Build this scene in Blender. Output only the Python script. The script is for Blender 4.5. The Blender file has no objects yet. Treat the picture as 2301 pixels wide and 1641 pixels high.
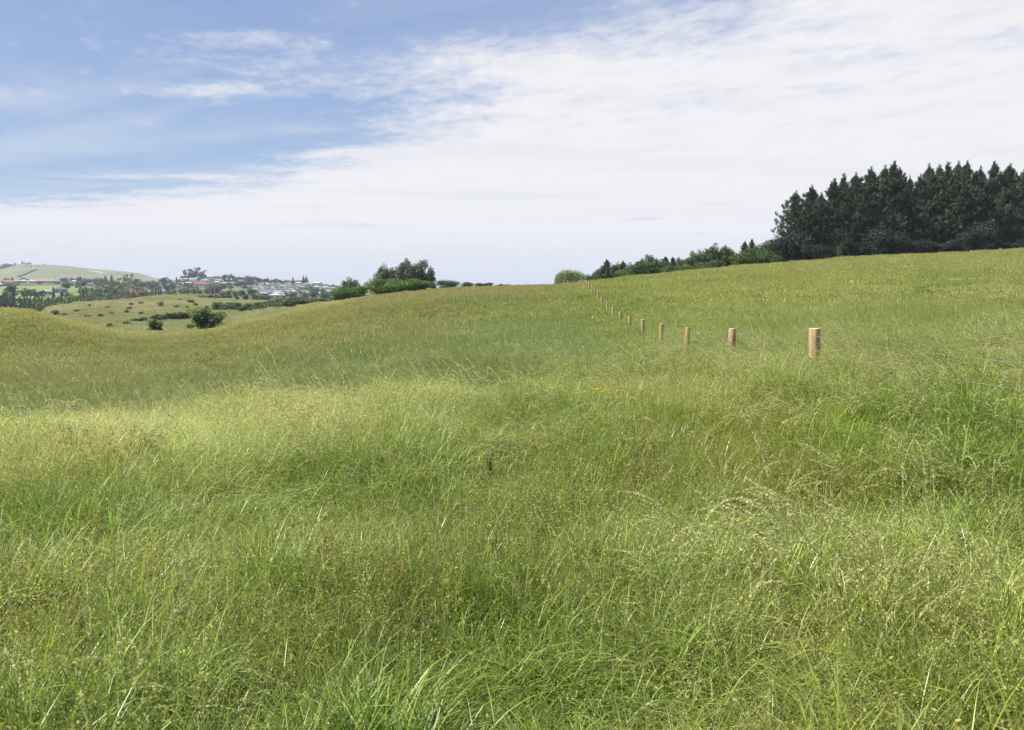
import bpy, math, random
import numpy as np
from mathutils import Vector, Matrix

R = math.radians
rng = np.random.default_rng(7)
random.seed(11)
scene = bpy.context.scene
COL = scene.collection

# ------------------------------------------------------------------ camera
F, PW, PH, HOR = 1772.0, 2301.0, 1641.0, 650.0      # focal length, frame and horizon row in photograph pixels
EYE = 1.65
PITCH = math.atan((PH / 2 - HOR) / F)
cam_d = bpy.data.cameras.new('camera')
cam_d.sensor_width = 36.0
cam_d.lens = 36.0 * F / PW
cam_d.clip_start = 0.05
cam_d.clip_end = 20000.0
cam = bpy.data.objects.new('camera', cam_d)
COL.objects.link(cam)
cam.location = (0, 0, EYE)
cam.rotation_euler = (math.pi / 2 - PITCH, 0, 0)
scene.camera = cam

# ------------------------------------------------------------------ light
SUN_EL, SUN_AZ = R(50), R(-98)                        # azimuth clockwise from +Y
sun_d = bpy.data.lights.new('sun', 'SUN')
sun_d.energy = 5.0
sun_d.angle = R(0.6)
sun_d.color = (1.0, 0.95, 0.86)
sun = bpy.data.objects.new('sun', sun_d)
COL.objects.link(sun)
sdir = Vector((math.cos(SUN_EL) * math.sin(SUN_AZ), math.cos(SUN_EL) * math.cos(SUN_AZ), math.sin(SUN_EL)))
sun.rotation_euler = sdir.to_track_quat('Z', 'Y').to_euler()

scene.view_settings.view_transform = 'Standard'
scene.view_settings.look = 'None'
scene.view_settings.gamma = 1.0
scene.view_settings.exposure = 0.8
scene.render.engine = 'CYCLES'
cy = scene.cycles
cy.max_bounces = 6
cy.diffuse_bounces = 3
cy.glossy_bounces = 2
cy.transmission_bounces = 4
cy.transparent_max_bounces = 4
cy.volume_bounces = 0
cy.caustics_reflective = False
cy.caustics_refractive = False


class NT:
    """small helper around a node tree"""
    def __init__(s, nt):
        s.nt = nt
        nt.nodes.clear()

    def n(s, t, **kw):
        nd = s.nt.nodes.new(t)
        for k, v in kw.items():
            setattr(nd, k, v)
        return nd

    def l(s, a, b):
        s.nt.links.new(a, b)

    def put(s, sock, v):
        if isinstance(v, bpy.types.NodeSocket):
            s.l(v, sock)
        elif v is not None:
            sock.default_value = v

    def m(s, op, *ins, clamp=False):
        nd = s.n('ShaderNodeMath', operation=op, use_clamp=clamp)
        for i, v in enumerate(ins):
            s.put(nd.inputs[i], v)
        return nd.outputs[0]

    def mix(s, f, a, b, blend='MIX'):
        nd = s.n('ShaderNodeMix', data_type='RGBA', blend_type=blend)
        s.put(nd.inputs[0], f)
        s.put(nd.inputs[6], a if not isinstance(a, tuple) else (*a[:3], 1))
        s.put(nd.inputs[7], b if not isinstance(b, tuple) else (*b[:3], 1))
        return nd.outputs[2]

    def smooth(s, v, a, b, lo=0.0, hi=1.0):
        nd = s.n('ShaderNodeMapRange', interpolation_type='SMOOTHSTEP')
        s.put(nd.inputs[0], v)
        for i, q in zip((1, 2, 3, 4), (a, b, lo, hi)):
            s.put(nd.inputs[i], q)
        return nd.outputs[0]

    def noise(s, vec, scale, detail=4, rough=0.55, dist=0.0, dims='3D'):
        nd = s.n('ShaderNodeTexNoise', noise_dimensions=dims)
        s.put(nd.inputs['Vector'], vec)
        nd.inputs['Scale'].default_value = scale
        nd.inputs['Detail'].default_value = detail
        nd.inputs['Roughness'].default_value = rough
        nd.inputs['Distortion'].default_value = dist
        return nd.outputs[0]

    def vec(s, x, y, z):
        nd = s.n('ShaderNodeCombineXYZ')
        for i, v in enumerate((x, y, z)):
            s.put(nd.inputs[i], v)
        return nd.outputs[0]


# ------------------------------------------------------------------ sky
w = bpy.data.worlds.new('World')
scene.world = w
w.use_nodes = True
t = NT(w.node_tree)
out = t.n('ShaderNodeOutputWorld')
bg = t.n('ShaderNodeBackground')
t.l(bg.outputs[0], out.inputs[0])
sky = t.n('ShaderNodeTexSky', sky_type='NISHITA')
sky.sun_disc = False
sky.sun_elevation = SUN_EL
sky.sun_rotation = SUN_AZ
sky.dust_density = 1.2
sky.ozone_density = 2.0
tc = t.n('ShaderNodeTexCoord')
sp = t.n('ShaderNodeSeparateXYZ')
t.l(tc.outputs['Generated'], sp.inputs[0])
dx, dy, dz = sp.outputs
zz = t.m('MAXIMUM', dz, 0.012)
PX = t.m('DIVIDE', dx, zz)              # the point of the cloud layer in this direction
PY = t.m('DIVIDE', dy, zz)
# edge of the cloud deck, in cloud layer coordinates
g1 = t.m('MULTIPLY', t.m('MAXIMUM', PX, -2.0), 1.6)
g2 = t.m('ADD', t.m('MINIMUM', t.m('MAXIMUM', PX, -3.0), -2.0), 2.0)
g3 = t.m('MULTIPLY', t.m('ADD', t.m('MINIMUM', PX, -3.0), 3.0), 0.45)
S = t.m('ADD', PY, t.m('ADD', g1, t.m('ADD', g2, g3)))
base = t.m('MINIMUM', t.m('MAXIMUM', t.m('DIVIDE', t.m('SUBTRACT', S, 3.45), 0.85), -0.75), t.smooth(dz, 0.13, 0.24, 2.2, 1.5))


def blob(cx, cy_, rx, ry, amp):
    ax = t.m('DIVIDE', t.m('SUBTRACT', PX, cx), rx)
    ay = t.m('DIVIDE', t.m('SUBTRACT', PY, cy_), ry)
    d = t.m('ADD', t.m('MULTIPLY', ax, ax), t.m('MULTIPLY', ay, ay))
    return t.m('MULTIPLY', t.m('EXPONENT', t.m('MULTIPLY', d, -1.0)), amp)


tot = base
for b in [(-0.55, 3.75, 0.85, 0.40, 0.85), (-1.55, 4.12, 0.38, 0.20, 1.0), (-1.75, 3.3, 0.5, 0.14, 0.55), (-0.95, 3.25, 0.3, 0.13, 0.65),
          (-2.75, 4.25, 0.9, 0.28, 0.6), (-3.3, 7.15, 1.1, 0.22, 1.1), (-1.05, 5.25, 0.65, 0.40, -0.75), (0.10, 3.0, 0.35, 0.25, -0.35),
          (-0.05, 3.7, 0.5, 0.45, 0.4), (-1.15, 6.0, 0.45, 0.22, 0.55), (-0.25, 2.75, 0.2, 0.12, 0.35)]:
    tot = t.m('ADD', tot, blob(*b))
# ripples of altocumulus and wisps; the cells keep about the same size as they recede
pv = t.vec(t.m('MULTIPLY', PX, 0.95), t.m('ADD', PY, t.m('MULTIPLY', PX, 0.38)), 0.0)
nA = t.noise(pv, 2.1, 10, 0.60, 0.25)
nB = t.noise(t.vec(t.m('MULTIPLY', PX, 1.5), t.m('ADD', PY, t.m('MULTIPLY', PX, 0.3)), 4.0), 7.5, 6, 0.60, 0.15)
nW = t.noise(t.vec(t.m('MULTIPLY', PX, 0.45), t.m('ADD', PY, t.m('MULTIPLY', PX, 0.30)), 7.0), 0.9, 3, 0.5, 0.2)
nn = t.m('ADD', t.m('MULTIPLY', t.m('SUBTRACT', nA, 0.5), 3.6), t.m('MULTIPLY', t.m('SUBTRACT', nB, 0.5), 2.0))
nn = t.m('ADD', nn, t.m('MULTIPLY', t.m('SUBTRACT', nW, 0.5), 1.0))
dens = t.smooth(t.m('ADD', tot, nn), -0.60, 1.70)
veil = t.noise(t.vec(t.m('MULTIPLY', PX, 0.45), t.m('ADD', PY, t.m('MULTIPLY', PX, 0.45)), 9.0), 1.1, 5, 0.55, 0.5)
veil = t.smooth(veil, 0.36, 0.74, 0.02, 0.30)
dens = t.m('SUBTRACT', 1.0, t.m('MULTIPLY', t.m('SUBTRACT', 1.0, dens), t.m('SUBTRACT', 1.0, veil)))
dens = t.m('MULTIPLY', dens, t.smooth(dz, -0.05, 0.0, 0.6, 0.985))
# brightness of the cloud: thin grey streaks, greyer and bluer close to the horizon
streak = t.noise(t.vec(t.m('MULTIPLY', PX, 0.16), t.m('MULTIPLY', PY, 0.50), 2.0), 1.5, 5, 0.6, 0.4)
mott = t.noise(pv, 2.6, 7, 0.6, 0.2)
shade = t.m('ADD', t.smooth(streak, 0.47, 0.78, 0.0, 0.40), t.m('MULTIPLY', t.smooth(mott, 0.42, 0.72, 0.0, 0.5), t.smooth(dz, 0.12, 0.30, 0.15, 1.0)))
ccol = t.mix(shade, (0.915, 0.905, 0.93), (0.68, 0.70, 0.79))
low = t.smooth(dz, 0.0, 0.075, 0.80, 0.0)
ccol = t.mix(low, ccol, (0.65, 0.715, 0.81))
# small low grey cloudlets close to the horizon
cl = t.noise(t.vec(t.m('MULTIPLY', dx, 9.0), dy, t.m('MULTIPLY', dz, 75.0)), 1.1, 4, 0.6, 0.3)
cl = t.m('MULTIPLY', t.smooth(cl, 0.60, 0.74), t.m('MULTIPLY', t.smooth(dz, 0.035, 0.05), t.smooth(dz, 0.115, 0.085)))
ccol = t.mix(t.m('MULTIPLY', cl, 0.55), ccol, (0.55, 0.57, 0.70))
skyt = t.mix(t.smooth(dz, 0.08, 0.30), (0.195, 0.155, 0.135), (0.205, 0.158, 0.150))
skyc = t.mix(1.0, sky.outputs[0], skyt, 'MULTIPLY')
skyg = t.mix(t.smooth(dz, 0.07, 0.36), (0.31, 0.50, 0.78), (0.235, 0.370, 0.665))
skyc = t.mix(0.8, skyc, skyg)
fin = t.mix(dens, skyc, ccol)
t.l(fin, bg.inputs[0])
bg.inputs[1].default_value = 0.575
try:
    w.cycles.sampling_method = 'MANUAL'
    w.cycles.sample_map_resolution = 512
except Exception:
    pass


# ------------------------------------------------------------------ noise in numpy
def vnoise(x, y, seed=0):
    xi, yi = np.floor(x), np.floor(y)
    fx, fy = x - xi, y - yi
    fx, fy = fx * fx * (3 - 2 * fx), fy * fy * (3 - 2 * fy)

    def h(a, b):
        n = np.sin(a * 127.1 + b * 311.7 + seed * 74.7) * 43758.5453
        return n - np.floor(n)
    return (h(xi, yi) * (1 - fx) + h(xi + 1, yi) * fx) * (1 - fy) + (h(xi, yi + 1) * (1 - fx) + h(xi + 1, yi + 1) * fx) * fy


def fbm(x, y, seed=0, o=4):
    s, a, tt = 0.0, 0.5, 0.0
    for k in range(o):
        s = s + a * vnoise(x * 2 ** k + 13.7 * k, y * 2 ** k - 7.1 * k, seed + k)
        tt += a
        a *= 0.5
    return s / tt


def sst(v, a, b):
    q = np.clip((v - a) / (b - a), 0, 1)
    return q * q * (3 - 2 * q)


# ------------------------------------------------------------------ terrain
cp, spn = math.cos(PITCH), math.sin(PITCH)


def at(px, py, Y):
    """world point seen at photograph pixel (px, py) at depth Y"""
    a, b = (px - PW / 2) / F, (PH / 2 - py) / F
    d = np.array([a, cp + b * spn, -spn + b * cp])
    k = Y / d[1]
    return np.array([d[0] * k, Y, EYE + d[2] * k])


def col_az(px):
    a, b = (px - PW / 2) / F, (PH / 2 - HOR) / F
    return math.atan2(a, cp + b * spn)


# visible surface rows of the photograph: (depth, row); (depth, None, z) gives a height relative to the eye
PROF = {
 0:    [(7.0, 940), (12, None, -2.45), (18, None, -3.2), (24, 922), (32, 872), (42, 820), (55, 762), (75, 691), (90, None, -2.9), (110, None, -6), (160, None, -14), (300, None, -24), (450, 722), (600, 662), (1000, 641), (1150, 636), (1400, 632), (2400, 607.5), (2800, None, 52)],
 50:   [(7.1, 936), (12, None, -2.45), (18, None, -3.2), (24, 916), (32, 870), (42, 820), (55, 766), (78, 701), (92, None, -3.8), (120, None, -6.5), (160, None, -9), (300, None, -24), (450, 722), (600, 662), (1000, 641), (1150, 637), (1400, 633), (2300, 596), (2800, None, 62)],
 130:  [(7.3, 928), (12, None, -2.4), (18, None, -3.2), (24, 905), (32, 865), (42, 820), (55, 775), (72, 738), (86, 719), (105, None, -5.1), (130, None, -5.7), (150, 714), (188, 689), (230, None, -9), (300, None, -18), (450, 716), (600, 662), (1000, 640), (1150, 637), (1400, 632), (2300, 598), (2800, None, 60)],
 210:  [(7.5, 922), (12, None, -2.3), (18, None, -3.1), (24, 897), (32, 862), (42, 823), (60, 780), (86, 738), (105, None, -5.9), (120, 735), (150, 708), (200, 679), (240, None, -8), (330, None, -16), (450, 706), (600, 668), (1000, 643), (1200, 636), (1500, 628), (2300, 606), (2800, None, 45)],
 300:  [(7.8, 914), (12, None, -2.3), (18, None, -3.0), (24, 888), (32, 858), (42, 825), (60, 785), (86, 747), (110, 746), (130, 735), (160, 712), (190, 690), (214, 672), (260, None, -6), (330, None, -12), (450, 692), (600, 670), (1000, 645), (1200, 638), (1500, 630), (2300, 613.5), (2800, None, 38)],
 400:  [(8.2, 902), (12, None, -2.2), (18, None, -2.9), (24, 872), (32, 850), (42, 822), (60, 783), (88, 747), (112, 744), (130, 734), (160, 708), (200, 678), (230, 662), (280, None, -2.8), (350, None, -5.5), (450, 676), (600, 667), (900, 651), (1100, 640), (1300, 630), (1500, None, 12), (2300, 637), (2800, None, 10)],
 480:  [(8.4, 893), (12, None, -2.15), (18, None, -2.8), (24, 862), (32, 843), (42, 815), (60, 780), (90, 742), (115, 738), (140, 722), (170, 700), (200, 683), (228, 674), (270, None, -4.2), (350, 675), (500, 671), (600, 665), (900, 650), (1100, 640), (1300, 626), (1500, None, 14), (2800, None, 5)],
 560:  [(8.7, 885), (12, None, -2.1), (18, None, -2.6), (24, 853), (32, 830), (45, 790), (65, 755), (95, 722), (120, 713), (150, 704), (190, 685), (226, 675), (270, None, -4.8), (350, 679), (500, 674), (600, 668), (900, 654), (1100, 644), (1300, 631), (1500, None, 12), (2800, None, 5)],
 640:  [(8.9, 878), (12, None, -2.1), (16, None, -2.45), (20, 850), (32, 815), (50, 768), (75, 728), (100, 706), (130, 691), (160, None, -3.6), (190, 683), (220, 678), (300, None, -9), (450, 682), (600, 674), (900, 660), (1100, 648), (1300, 635), (1500, None, 9), (2800, None, 4)],
 760:  [(9.3, 868), (12, None, -2.05), (16, None, -2.3), (20, 838), (32, 798), (50, 748), (75, 710), (100, 690), (125, 679), (160, None, -2.7), (300, None, -8), (600, 678), (900, 664), (1100, 654), (1300, 642), (1500, None, 5), (2800, None, 3)],
 900:  [(9.7, 860), (14, None, -2.1), (20, 822), (32, 780), (50, 728), (75, 689), (100, 669), (128, 659.5), (170, None, -1.5), (300, None, -5), (1000, None, -5), (2800, None, 0)],
 1050: [(10, 855), (13, None, -1.95), (18, 822), (28, 780), (42, 735), (60, 694), (85, 664), (122, 647), (170, None, -0.8), (400, None, -2.5), (1500, None, -4), (2800, None, 0)],
 1200: [(10, 850), (13, None, -1.9), (18, 815), (28, 770), (42, 724), (60, 685), (85, 655), (116, 641.5), (170, None, -0.2), (400, None, -2), (1500, None, -4), (2800, None, 0)],
 1300: [(10, 842), (18, 808), (28, 772), (42, 728), (60, 681), (75, 655), (87, 644), (104, 637.5), (150, None, 0.2), (400, None, -2), (1500, None, -3), (2800, None, 0)],
 1500: [(9.5, 832), (18, 790), (26, 757), (40, 710), (60, 664), (80, 634), (100, 617), (130, None, 1.6), (200, None, 1.0), (500, None, 0), (2800, None, 0)],
 1750: [(9, 826), (12, 795), (18, 764), (26, 732), (40, 691), (60, 646), (80, 615), (103, 594), (135, None, 3.0), (200, None, 2.5), (500, None, 1), (2800, None, 0)],
 2000: [(8, 832), (12, 784), (18, 752), (26, 722), (40, 680), (60, 634), (80, 602), (105, 575), (135, None, 4.3), (200, None, 4), (500, None, 2), (2800, None, 0)],
 2301: [(7.5, 838), (12, 773), (18, 740), (26, 711), (40, 667), (60, 620), (80, 587), (108, 561.5), (135, None, 5.2), (200, None, 5), (500, None, 3), (2800, None, 0)],
}


def pchip(x, y, xq):
    x, y = np.asarray(x, float), np.asarray(y, float)
    h = np.diff(x)
    d = np.diff(y, axis=0) / (h if y.ndim == 1 else h[:, None])
    m = np.zeros_like(y)
    prod = d[:-1] * d[1:]
    w1 = (2 * h[1:] + h[:-1]) if y.ndim == 1 else (2 * h[1:] + h[:-1])[:, None]
    w2 = (h[1:] + 2 * h[:-1]) if y.ndim == 1 else (h[1:] + 2 * h[:-1])[:, None]
    with np.errstate(divide='ignore', invalid='ignore'):
        mm = (w1 + w2) / (w1 / d[:-1] + w2 / d[1:])
    m[1:-1] = np.where(prod > 0, mm, 0)
    m[0], m[-1] = d[0] * 0.7, d[-1]
    i = np.clip(np.searchsorted(x, xq) - 1, 0, len(x) - 2)
    tt = (xq - x[i]) / h[i]
    hh = h[i]
    if y.ndim > 1:
        tt, hh = tt[:, None], hh[:, None]
    t2, t3 = tt * tt, tt ** 3
    return (2 * t3 - 3 * t2 + 1) * y[i] + (t3 - 2 * t2 + tt) * hh * m[i] + (-2 * t3 + 3 * t2) * y[i + 1] + (t3 - t2) * hh * m[i + 1]


def grass_h(r):
    return 0.18 + 0.22 * (1 - sst(r, 13, 40)) - 0.18 * sst(r, 120, 300)


LR = np.linspace(math.log(0.4), math.log(4200), 700)
azs, rows = [], []


def column(az, pts):
    x = [math.log(0.4), math.log(2.5), math.log(4.5)]
    z0 = -1.65
    z = [z0, z0, z0 + 0.02]
    for p in pts:
        r = p[0] if abs(az) > R(45) else p[0] / math.cos(az)
        x.append(math.log(r))
        z.append(p[2] if p[1] is None else at(0, p[1], p[0])[2] - EYE - grass_h(r))
    x.append(math.log(4200))
    z.append(z[-1] - 60)
    azs.append(az)
    rows.append(pchip(x, z, LR))


flat = [(20, None, -1.6), (100, None, -1.5), (1000, None, -8), (2800, None, 0)]
column(R(-180), flat)
column(R(-110), flat)
column(R(-70), [(12, None, -2.0), (24, None, -3.0), (42, None, -3.2), (75, None, -1.0), (120, None, -4), (300, None, -20), (1000, None, 4), (2400, None, 40)])
for px in sorted(PROF):
    column(col_az(px), PROF[px])
column(R(60), [(8, None, -1.3), (20, None, -0.6), (40, None, 0.2), (80, None, 3.5), (110, None, 6), (200, None, 6), (500, None, 3), (2800, None, 0)])
column(R(110), flat)
column(R(180), flat)
AZS, ROWS = np.array(azs), np.array(rows)
AZF = np.linspace(-math.pi, math.pi, 1441)
ZT = pchip(AZS, ROWS, AZF)                # (1441, 700) height relative to the eye
ZT = np.where(np.isfinite(ZT), ZT, -2)


def terrain(x, y):
    """height of the ground at world (x, y)"""
    x, y = np.asarray(x, float), np.asarray(y, float)
    r = np.maximum(np.hypot(x, y), 0.41)
    a = np.arctan2(x, y)
    fa = (a + math.pi) / (2 * math.pi) * 1440
    fr = np.clip((np.log(r) - LR[0]) / (LR[1] - LR[0]), 0, 698.999)
    ia, ir = np.clip(fa.astype(int), 0, 1439), fr.astype(int)
    fa, fr = fa - ia, fr - ir
    z = (ZT[ia, ir] * (1 - fa) + ZT[ia + 1, ir] * fa) * (1 - fr) + (ZT[ia, ir + 1] * (1 - fa) + ZT[ia + 1, ir + 1] * fa) * fr
    z = z + (fbm(x / 3.1, y / 3.1, 3, 2) - 0.5) * 0.10 * sst(r, 2, 8) + (fbm(x / 14, y / 14, 5, 2) - 0.5) * 0.35 * sst(r, 12, 60)
    return z + EYE


def hit(px, py, y0, y1):
    """first ground point seen at (px, py) between depths y0 and y1 (else the depth where the sight line passes closest)"""
    Y = np.exp(np.linspace(math.log(y0), math.log(y1), 600))
    a, b = (px - PW / 2) / F, (PH / 2 - py) / F
    d = np.array([a, cp + b * spn, -spn + b * cp])
    k = Y / d[1]
    gap = EYE + d[2] * k - terrain(d[0] * k, Y)
    i = np.nonzero(gap <= 0)[0]
    return float(Y[i[0]]) if len(i) else float(Y[np.argmin(gap / Y)])


# field edge beyond which the pale hillside starts, by azimuth
EDGE_A = np.array([col_az(p) for p in (0, 130, 300, 400, 480, 560, 640, 760, 850, 900)])
EDGE_R = np.array([92, 100, 96, 99, 98, 100, 108, 122, 140, 400.0])


def tint(x, y):
    """colour of the vegetation that grows at (x, y)"""
    x, y = np.asarray(x, float), np.asarray(y, float)
    r, a = np.hypot(x, y), np.arctan2(x, y)
    px = PW / 2 + F * np.tan(np.clip(a, -1.3, 1.3))
    n_l, n_m, n_s = fbm(x / 26, y / 26, 21, 4), fbm(x / 7.5, y / 7.5, 22, 4), fbm(x / 1.7, y / 1.7, 23, 3)
    n_x = fbm(x / 9 + 50, y / 4.5, 27, 4)

    def c(*v):
        return np.array(v)[None, :]
    shape = x.shape
    x1, px1, r1 = x.ravel(), px.ravel(), r.ravel()
    nl, nm, ns, nx = (q.ravel() for q in (n_l, n_m, n_s, n_x))

    def mx(A, B, wt):
        return A * (1 - wt[:, None]) + B * wt[:, None]
    green, fresh, olive, straw = c(.125, .175, .038), c(.085, .165, .022), c(.20, .215, .062), c(.40, .375, .24)
    T = np.repeat(green, len(x1), 0)
    T = mx(T, olive, sst(nm * .6 + nl * .4, .34, .58))
    T = mx(T, np.repeat(fresh, len(x1), 0), sst(nx, .52, .70) * (1 - .6 * sst(r1, 10, 40)))
    T = mx(T, np.repeat(straw, len(x1), 0), sst(ns * .5 + nm * .5, .55, .75) * .45 * (1 - sst(r1, 14, 30)))
    # straw coloured seed heads along the brow of the near slope
    brow = (1 - sst(px1, 700, 1200)) * sst(r1, 5.6, 7.6) * (1 - sst(r1, 10.5, 13)) * (.62 + .9 * (nm - .35))
    T = mx(T, np.repeat(straw, len(x1), 0), np.clip(brow * .95, 0, 1))
    br = fbm(x / 1.15 + 9, y / 1.15, 77, 3).ravel()
    T = mx(T, np.repeat(c(.30, .225, .095), len(x1), 0), sst(br, .45, .64) * .38 * (1 - sst(r1, 9, 14)))
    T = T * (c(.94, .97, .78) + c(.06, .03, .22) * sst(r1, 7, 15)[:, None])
    # yellower grass to the right of the fence
    T = mx(T, np.repeat(c(.215, .225, .078), len(x1), 0), sst(px1, 1300, 1650) * sst(r1, 9, 26) * (.55 + .45 * sst(nm, .3, .6)))
    # bowl
    bowl = sst(r1, 13, 20) * (1 - sst(px1, 1180, 1420))
    T = mx(T, mx(np.repeat(c(.145, .160, .055), len(x1), 0), np.repeat(c(.195, .185, .085), len(x1), 0), sst(nl * .5 + nx * .5, .42, .62)), bowl * .9)
    lush = np.exp(-((px1 - 1210) / 150) ** 2 - ((np.log(r1) - math.log(33)) / .42) ** 2)
    T = mx(T, np.repeat(c(.155, .195, .075), len(x1), 0), np.clip(lush * 1.1, 0, .85))
    foot = sst(r1, 15, 19) * (1 - sst(r1, 26, 38)) * (1 - sst(px1, 1000, 1250))
    T = mx(T, np.repeat(c(.115, .155, .050), len(x1), 0), foot * (.30 + .5 * sst(nx, .35, .6)))
    # brownish seeding grass towards the crests
    crest = sst(r1, 66, 110) * (1 - sst(px1, 1250, 1500)) * sst(px1, 500, 800)
    T = mx(T, np.repeat(c(.215, .19, .098), len(x1), 0), crest * .8)
    T = mx(T, np.repeat(c(.24, .22, .115), len(x1), 0), sst(r1, 80, 108) * sst(px1, 1350, 1600) * .5)
    # pale band before the field edge
    edge = np.interp(a.ravel(), EDGE_A, EDGE_R)
    pb = sst(r1, edge * .80, edge * .95) * (px1 < 1000)
    T = mx(T, np.repeat(c(.30, .28, .135), len(x1), 0), pb * .65)
    hill = sst(r1, edge * .97, edge * 1.05)
    hillc = mx(np.repeat(c(.265, .245, .185), len(x1), 0), np.repeat(c(.20, .205, .13), len(x1), 0), sst(nx * .5 + nl * .5, .40, .60))
    T = mx(T, hillc, hill)
    # distance
    far = sst(r1, 250, 330)
    T = mx(T, np.repeat(c(.11, .135, .062), len(x1), 0), far)
    pad = sst(r1, 540, 600) * (1 - sst(r1, 1050, 1110)) * (1 - sst(px1, 190, 240))
    T = mx(T, np.repeat(c(.22, .27, .085), len(x1), 0), pad)
    T = mx(T, np.repeat(c(.21, .25, .10), len(x1), 0), np.exp(-((px1 - 520) / 28) ** 2 - ((r1 - 1000) / 130) ** 2))
    T = mx(T, np.repeat(c(.21, .25, .10), len(x1), 0), np.exp(-((px1 - 690) / 12) ** 2 - ((r1 - 1000) / 130) ** 2))
    T = mx(T, np.repeat(c(.15, .20, .06), len(x1), 0), sst(px1, 400, 430) * (1 - sst(px1, 540, 570)) * sst(r1, 300, 330) * (1 - sst(r1, 520, 640)))
    fh = sst(r1, 1350, 1500)
    fl = fbm(x1 / 260, r1 / 90, 31, 4)
    hc = mx(np.repeat(c(.185, .21, .105), len(x1), 0), np.repeat(c(.24, .225, .14), len(x1), 0), sst(fl, .4, .62))
    T = mx(T, hc, fh)
    T = mx(T, np.repeat(c(.42, .22, .15), len(x1), 0), np.exp(-((px1 - 186) / 10) ** 2 - ((r1 - 1720) / 130) ** 2) * .55)
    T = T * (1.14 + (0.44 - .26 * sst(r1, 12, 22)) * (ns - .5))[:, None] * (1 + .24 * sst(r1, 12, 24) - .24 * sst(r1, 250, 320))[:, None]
    return T.reshape(shape + (3,))


# ------------------------------------------------------------------ mesh helpers
def quads(name, Q, colr=None, link=None, smooth=False):
    """mesh from (n,4,3) quads, optional per quad colour attribute 'var'"""
    Q = np.asarray(Q, np.float32)
    n = len(Q)
    me = bpy.data.meshes.new(name)
    me.vertices.add(n * 4)
    me.vertices.foreach_set('co', Q.reshape(-1))
    me.loops.add(n * 4)
    me.loops.foreach_set('vertex_index', np.arange(n * 4, dtype=np.int32))
    me.polygons.add(n)
    me.polygons.foreach_set('loop_start', np.arange(0, n * 4, 4, dtype=np.int32))
    if colr is not None:
        at_ = me.attributes.new('var', 'FLOAT_COLOR', 'POINT')
        cc = np.ones((n, 4, 4), np.float32)
        cc[..., :3] = np.asarray(colr)[:, None, :]
        at_.data.foreach_set('color', cc.reshape(-1))
    me.update()
    me.validate()
    return me


class MB:
    """collects quads and triangles for ONE part"""
    def __init__(s):
        s.v, s.f = [], []

    def add(s, vs, fs):
        o = len(s.v)
        s.v += [tuple(map(float, p)) for p in vs]
        s.f += [tuple(i + o for i in f) for f in fs]

    def box(s, x0, x1, y0, y1, z0, z1):
        s.add([(x0, y0, z0), (x1, y0, z0), (x1, y1, z0), (x0, y1, z0), (x0, y0, z1), (x1, y0, z1), (x1, y1, z1), (x0, y1, z1)],
              [(0, 3, 2, 1), (4, 5, 6, 7), (0, 1, 5, 4), (1, 2, 6, 5), (2, 3, 7, 6), (3, 0, 4, 7)])

    def tube(s, pts, rad, n=6, caps=True):
        pts = [Vector(p) for p in pts]
        vs, fs = [], []
        for i, p in enumerate(pts):
            d = (pts[min(i + 1, len(pts) - 1)] - pts[max(i - 1, 0)])
            d = d.normalized() if d.length > 1e-9 else Vector((0, 0, 1))
            u = d.cross(Vector((0, 1, 0) if abs(d.y) < .9 else (1, 0, 0))).normalized()
            v = d.cross(u)
            r = rad[i] if hasattr(rad, '__len__') else rad
            for k in range(n):
                a = 2 * math.pi * k / n
                vs.append(p + (u * math.cos(a) + v * math.sin(a)) * r)
        for i in range(len(pts) - 1):
            for k in range(n):
                a, b = i * n + k, i * n + (k + 1) % n
                fs.append((a, b, b + n, a + n))
        if caps:
            fs.append(tuple(range(n))[::-1])
            fs.append(tuple(range((len(pts) - 1) * n, len(pts) * n)))
        s.add(vs, fs)

    def mesh(s, name, mat, smooth=False):
        me = bpy.data.meshes.new(name)
        me.from_pydata(s.v, [], s.f)
        me.materials.append(mat)
        if smooth:
            me.polygons.foreach_set('use_smooth', [True] * len(me.polygons))
        me.update()
        return me


def obj(name, me, parent=None, col=COL):
    o = bpy.data.objects.new(name, me)
    if parent is not None:
        o.parent = parent
    if col is not None:
        col.objects.link(o)
    return o


LABELS = {}


def tag(o, label=None, cat=None, group=None, kind=None):
    if label:
        if label in LABELS:
            print('DUP LABEL', label)
        LABELS[label] = 1
        o['label'] = label
    if cat:
        o['category'] = cat
    if group:
        o['group'] = group
    if kind:
        o['kind'] = kind
    return o


def empty(name, loc, rz=0.0, scale=(1, 1, 1)):
    o = bpy.data.objects.new(name, None)
    o.empty_display_size = 0.2
    o.location = loc
    o.rotation_euler = (0, 0, rz)
    o.scale = scale
    COL.objects.link(o)
    return o


# ------------------------------------------------------------------ materials
def mat(name):
    m = bpy.data.materials.new(name)
    m.use_nodes = True
    t = NT(m.node_tree)
    o = t.n('ShaderNodeOutputMaterial')
    return m, t, o


def leafy(t, o, colr, rough=0.45, spec=0.35, trans=0.35, tcol=None):
    p = t.n('ShaderNodeBsdfPrincipled')
    t.put(p.inputs['Base Color'], colr)
    p.inputs['Roughness'].default_value = rough
    p.inputs['Specular IOR Level'].default_value = spec
    tr = t.n('ShaderNodeBsdfTranslucent')
    t.put(tr.inputs[0], t.mix(1.0, colr, tcol or (1.15, 1.25, 0.55), 'MULTIPLY'))
    mx = t.n('ShaderNodeMixShader')
    mx.inputs[0].default_value = trans
    t.l(p.outputs[0], mx.inputs[1])
    t.l(tr.outputs[0], mx.inputs[2])
    t.l(mx.outputs[0], o.inputs[0])
    return p


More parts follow.
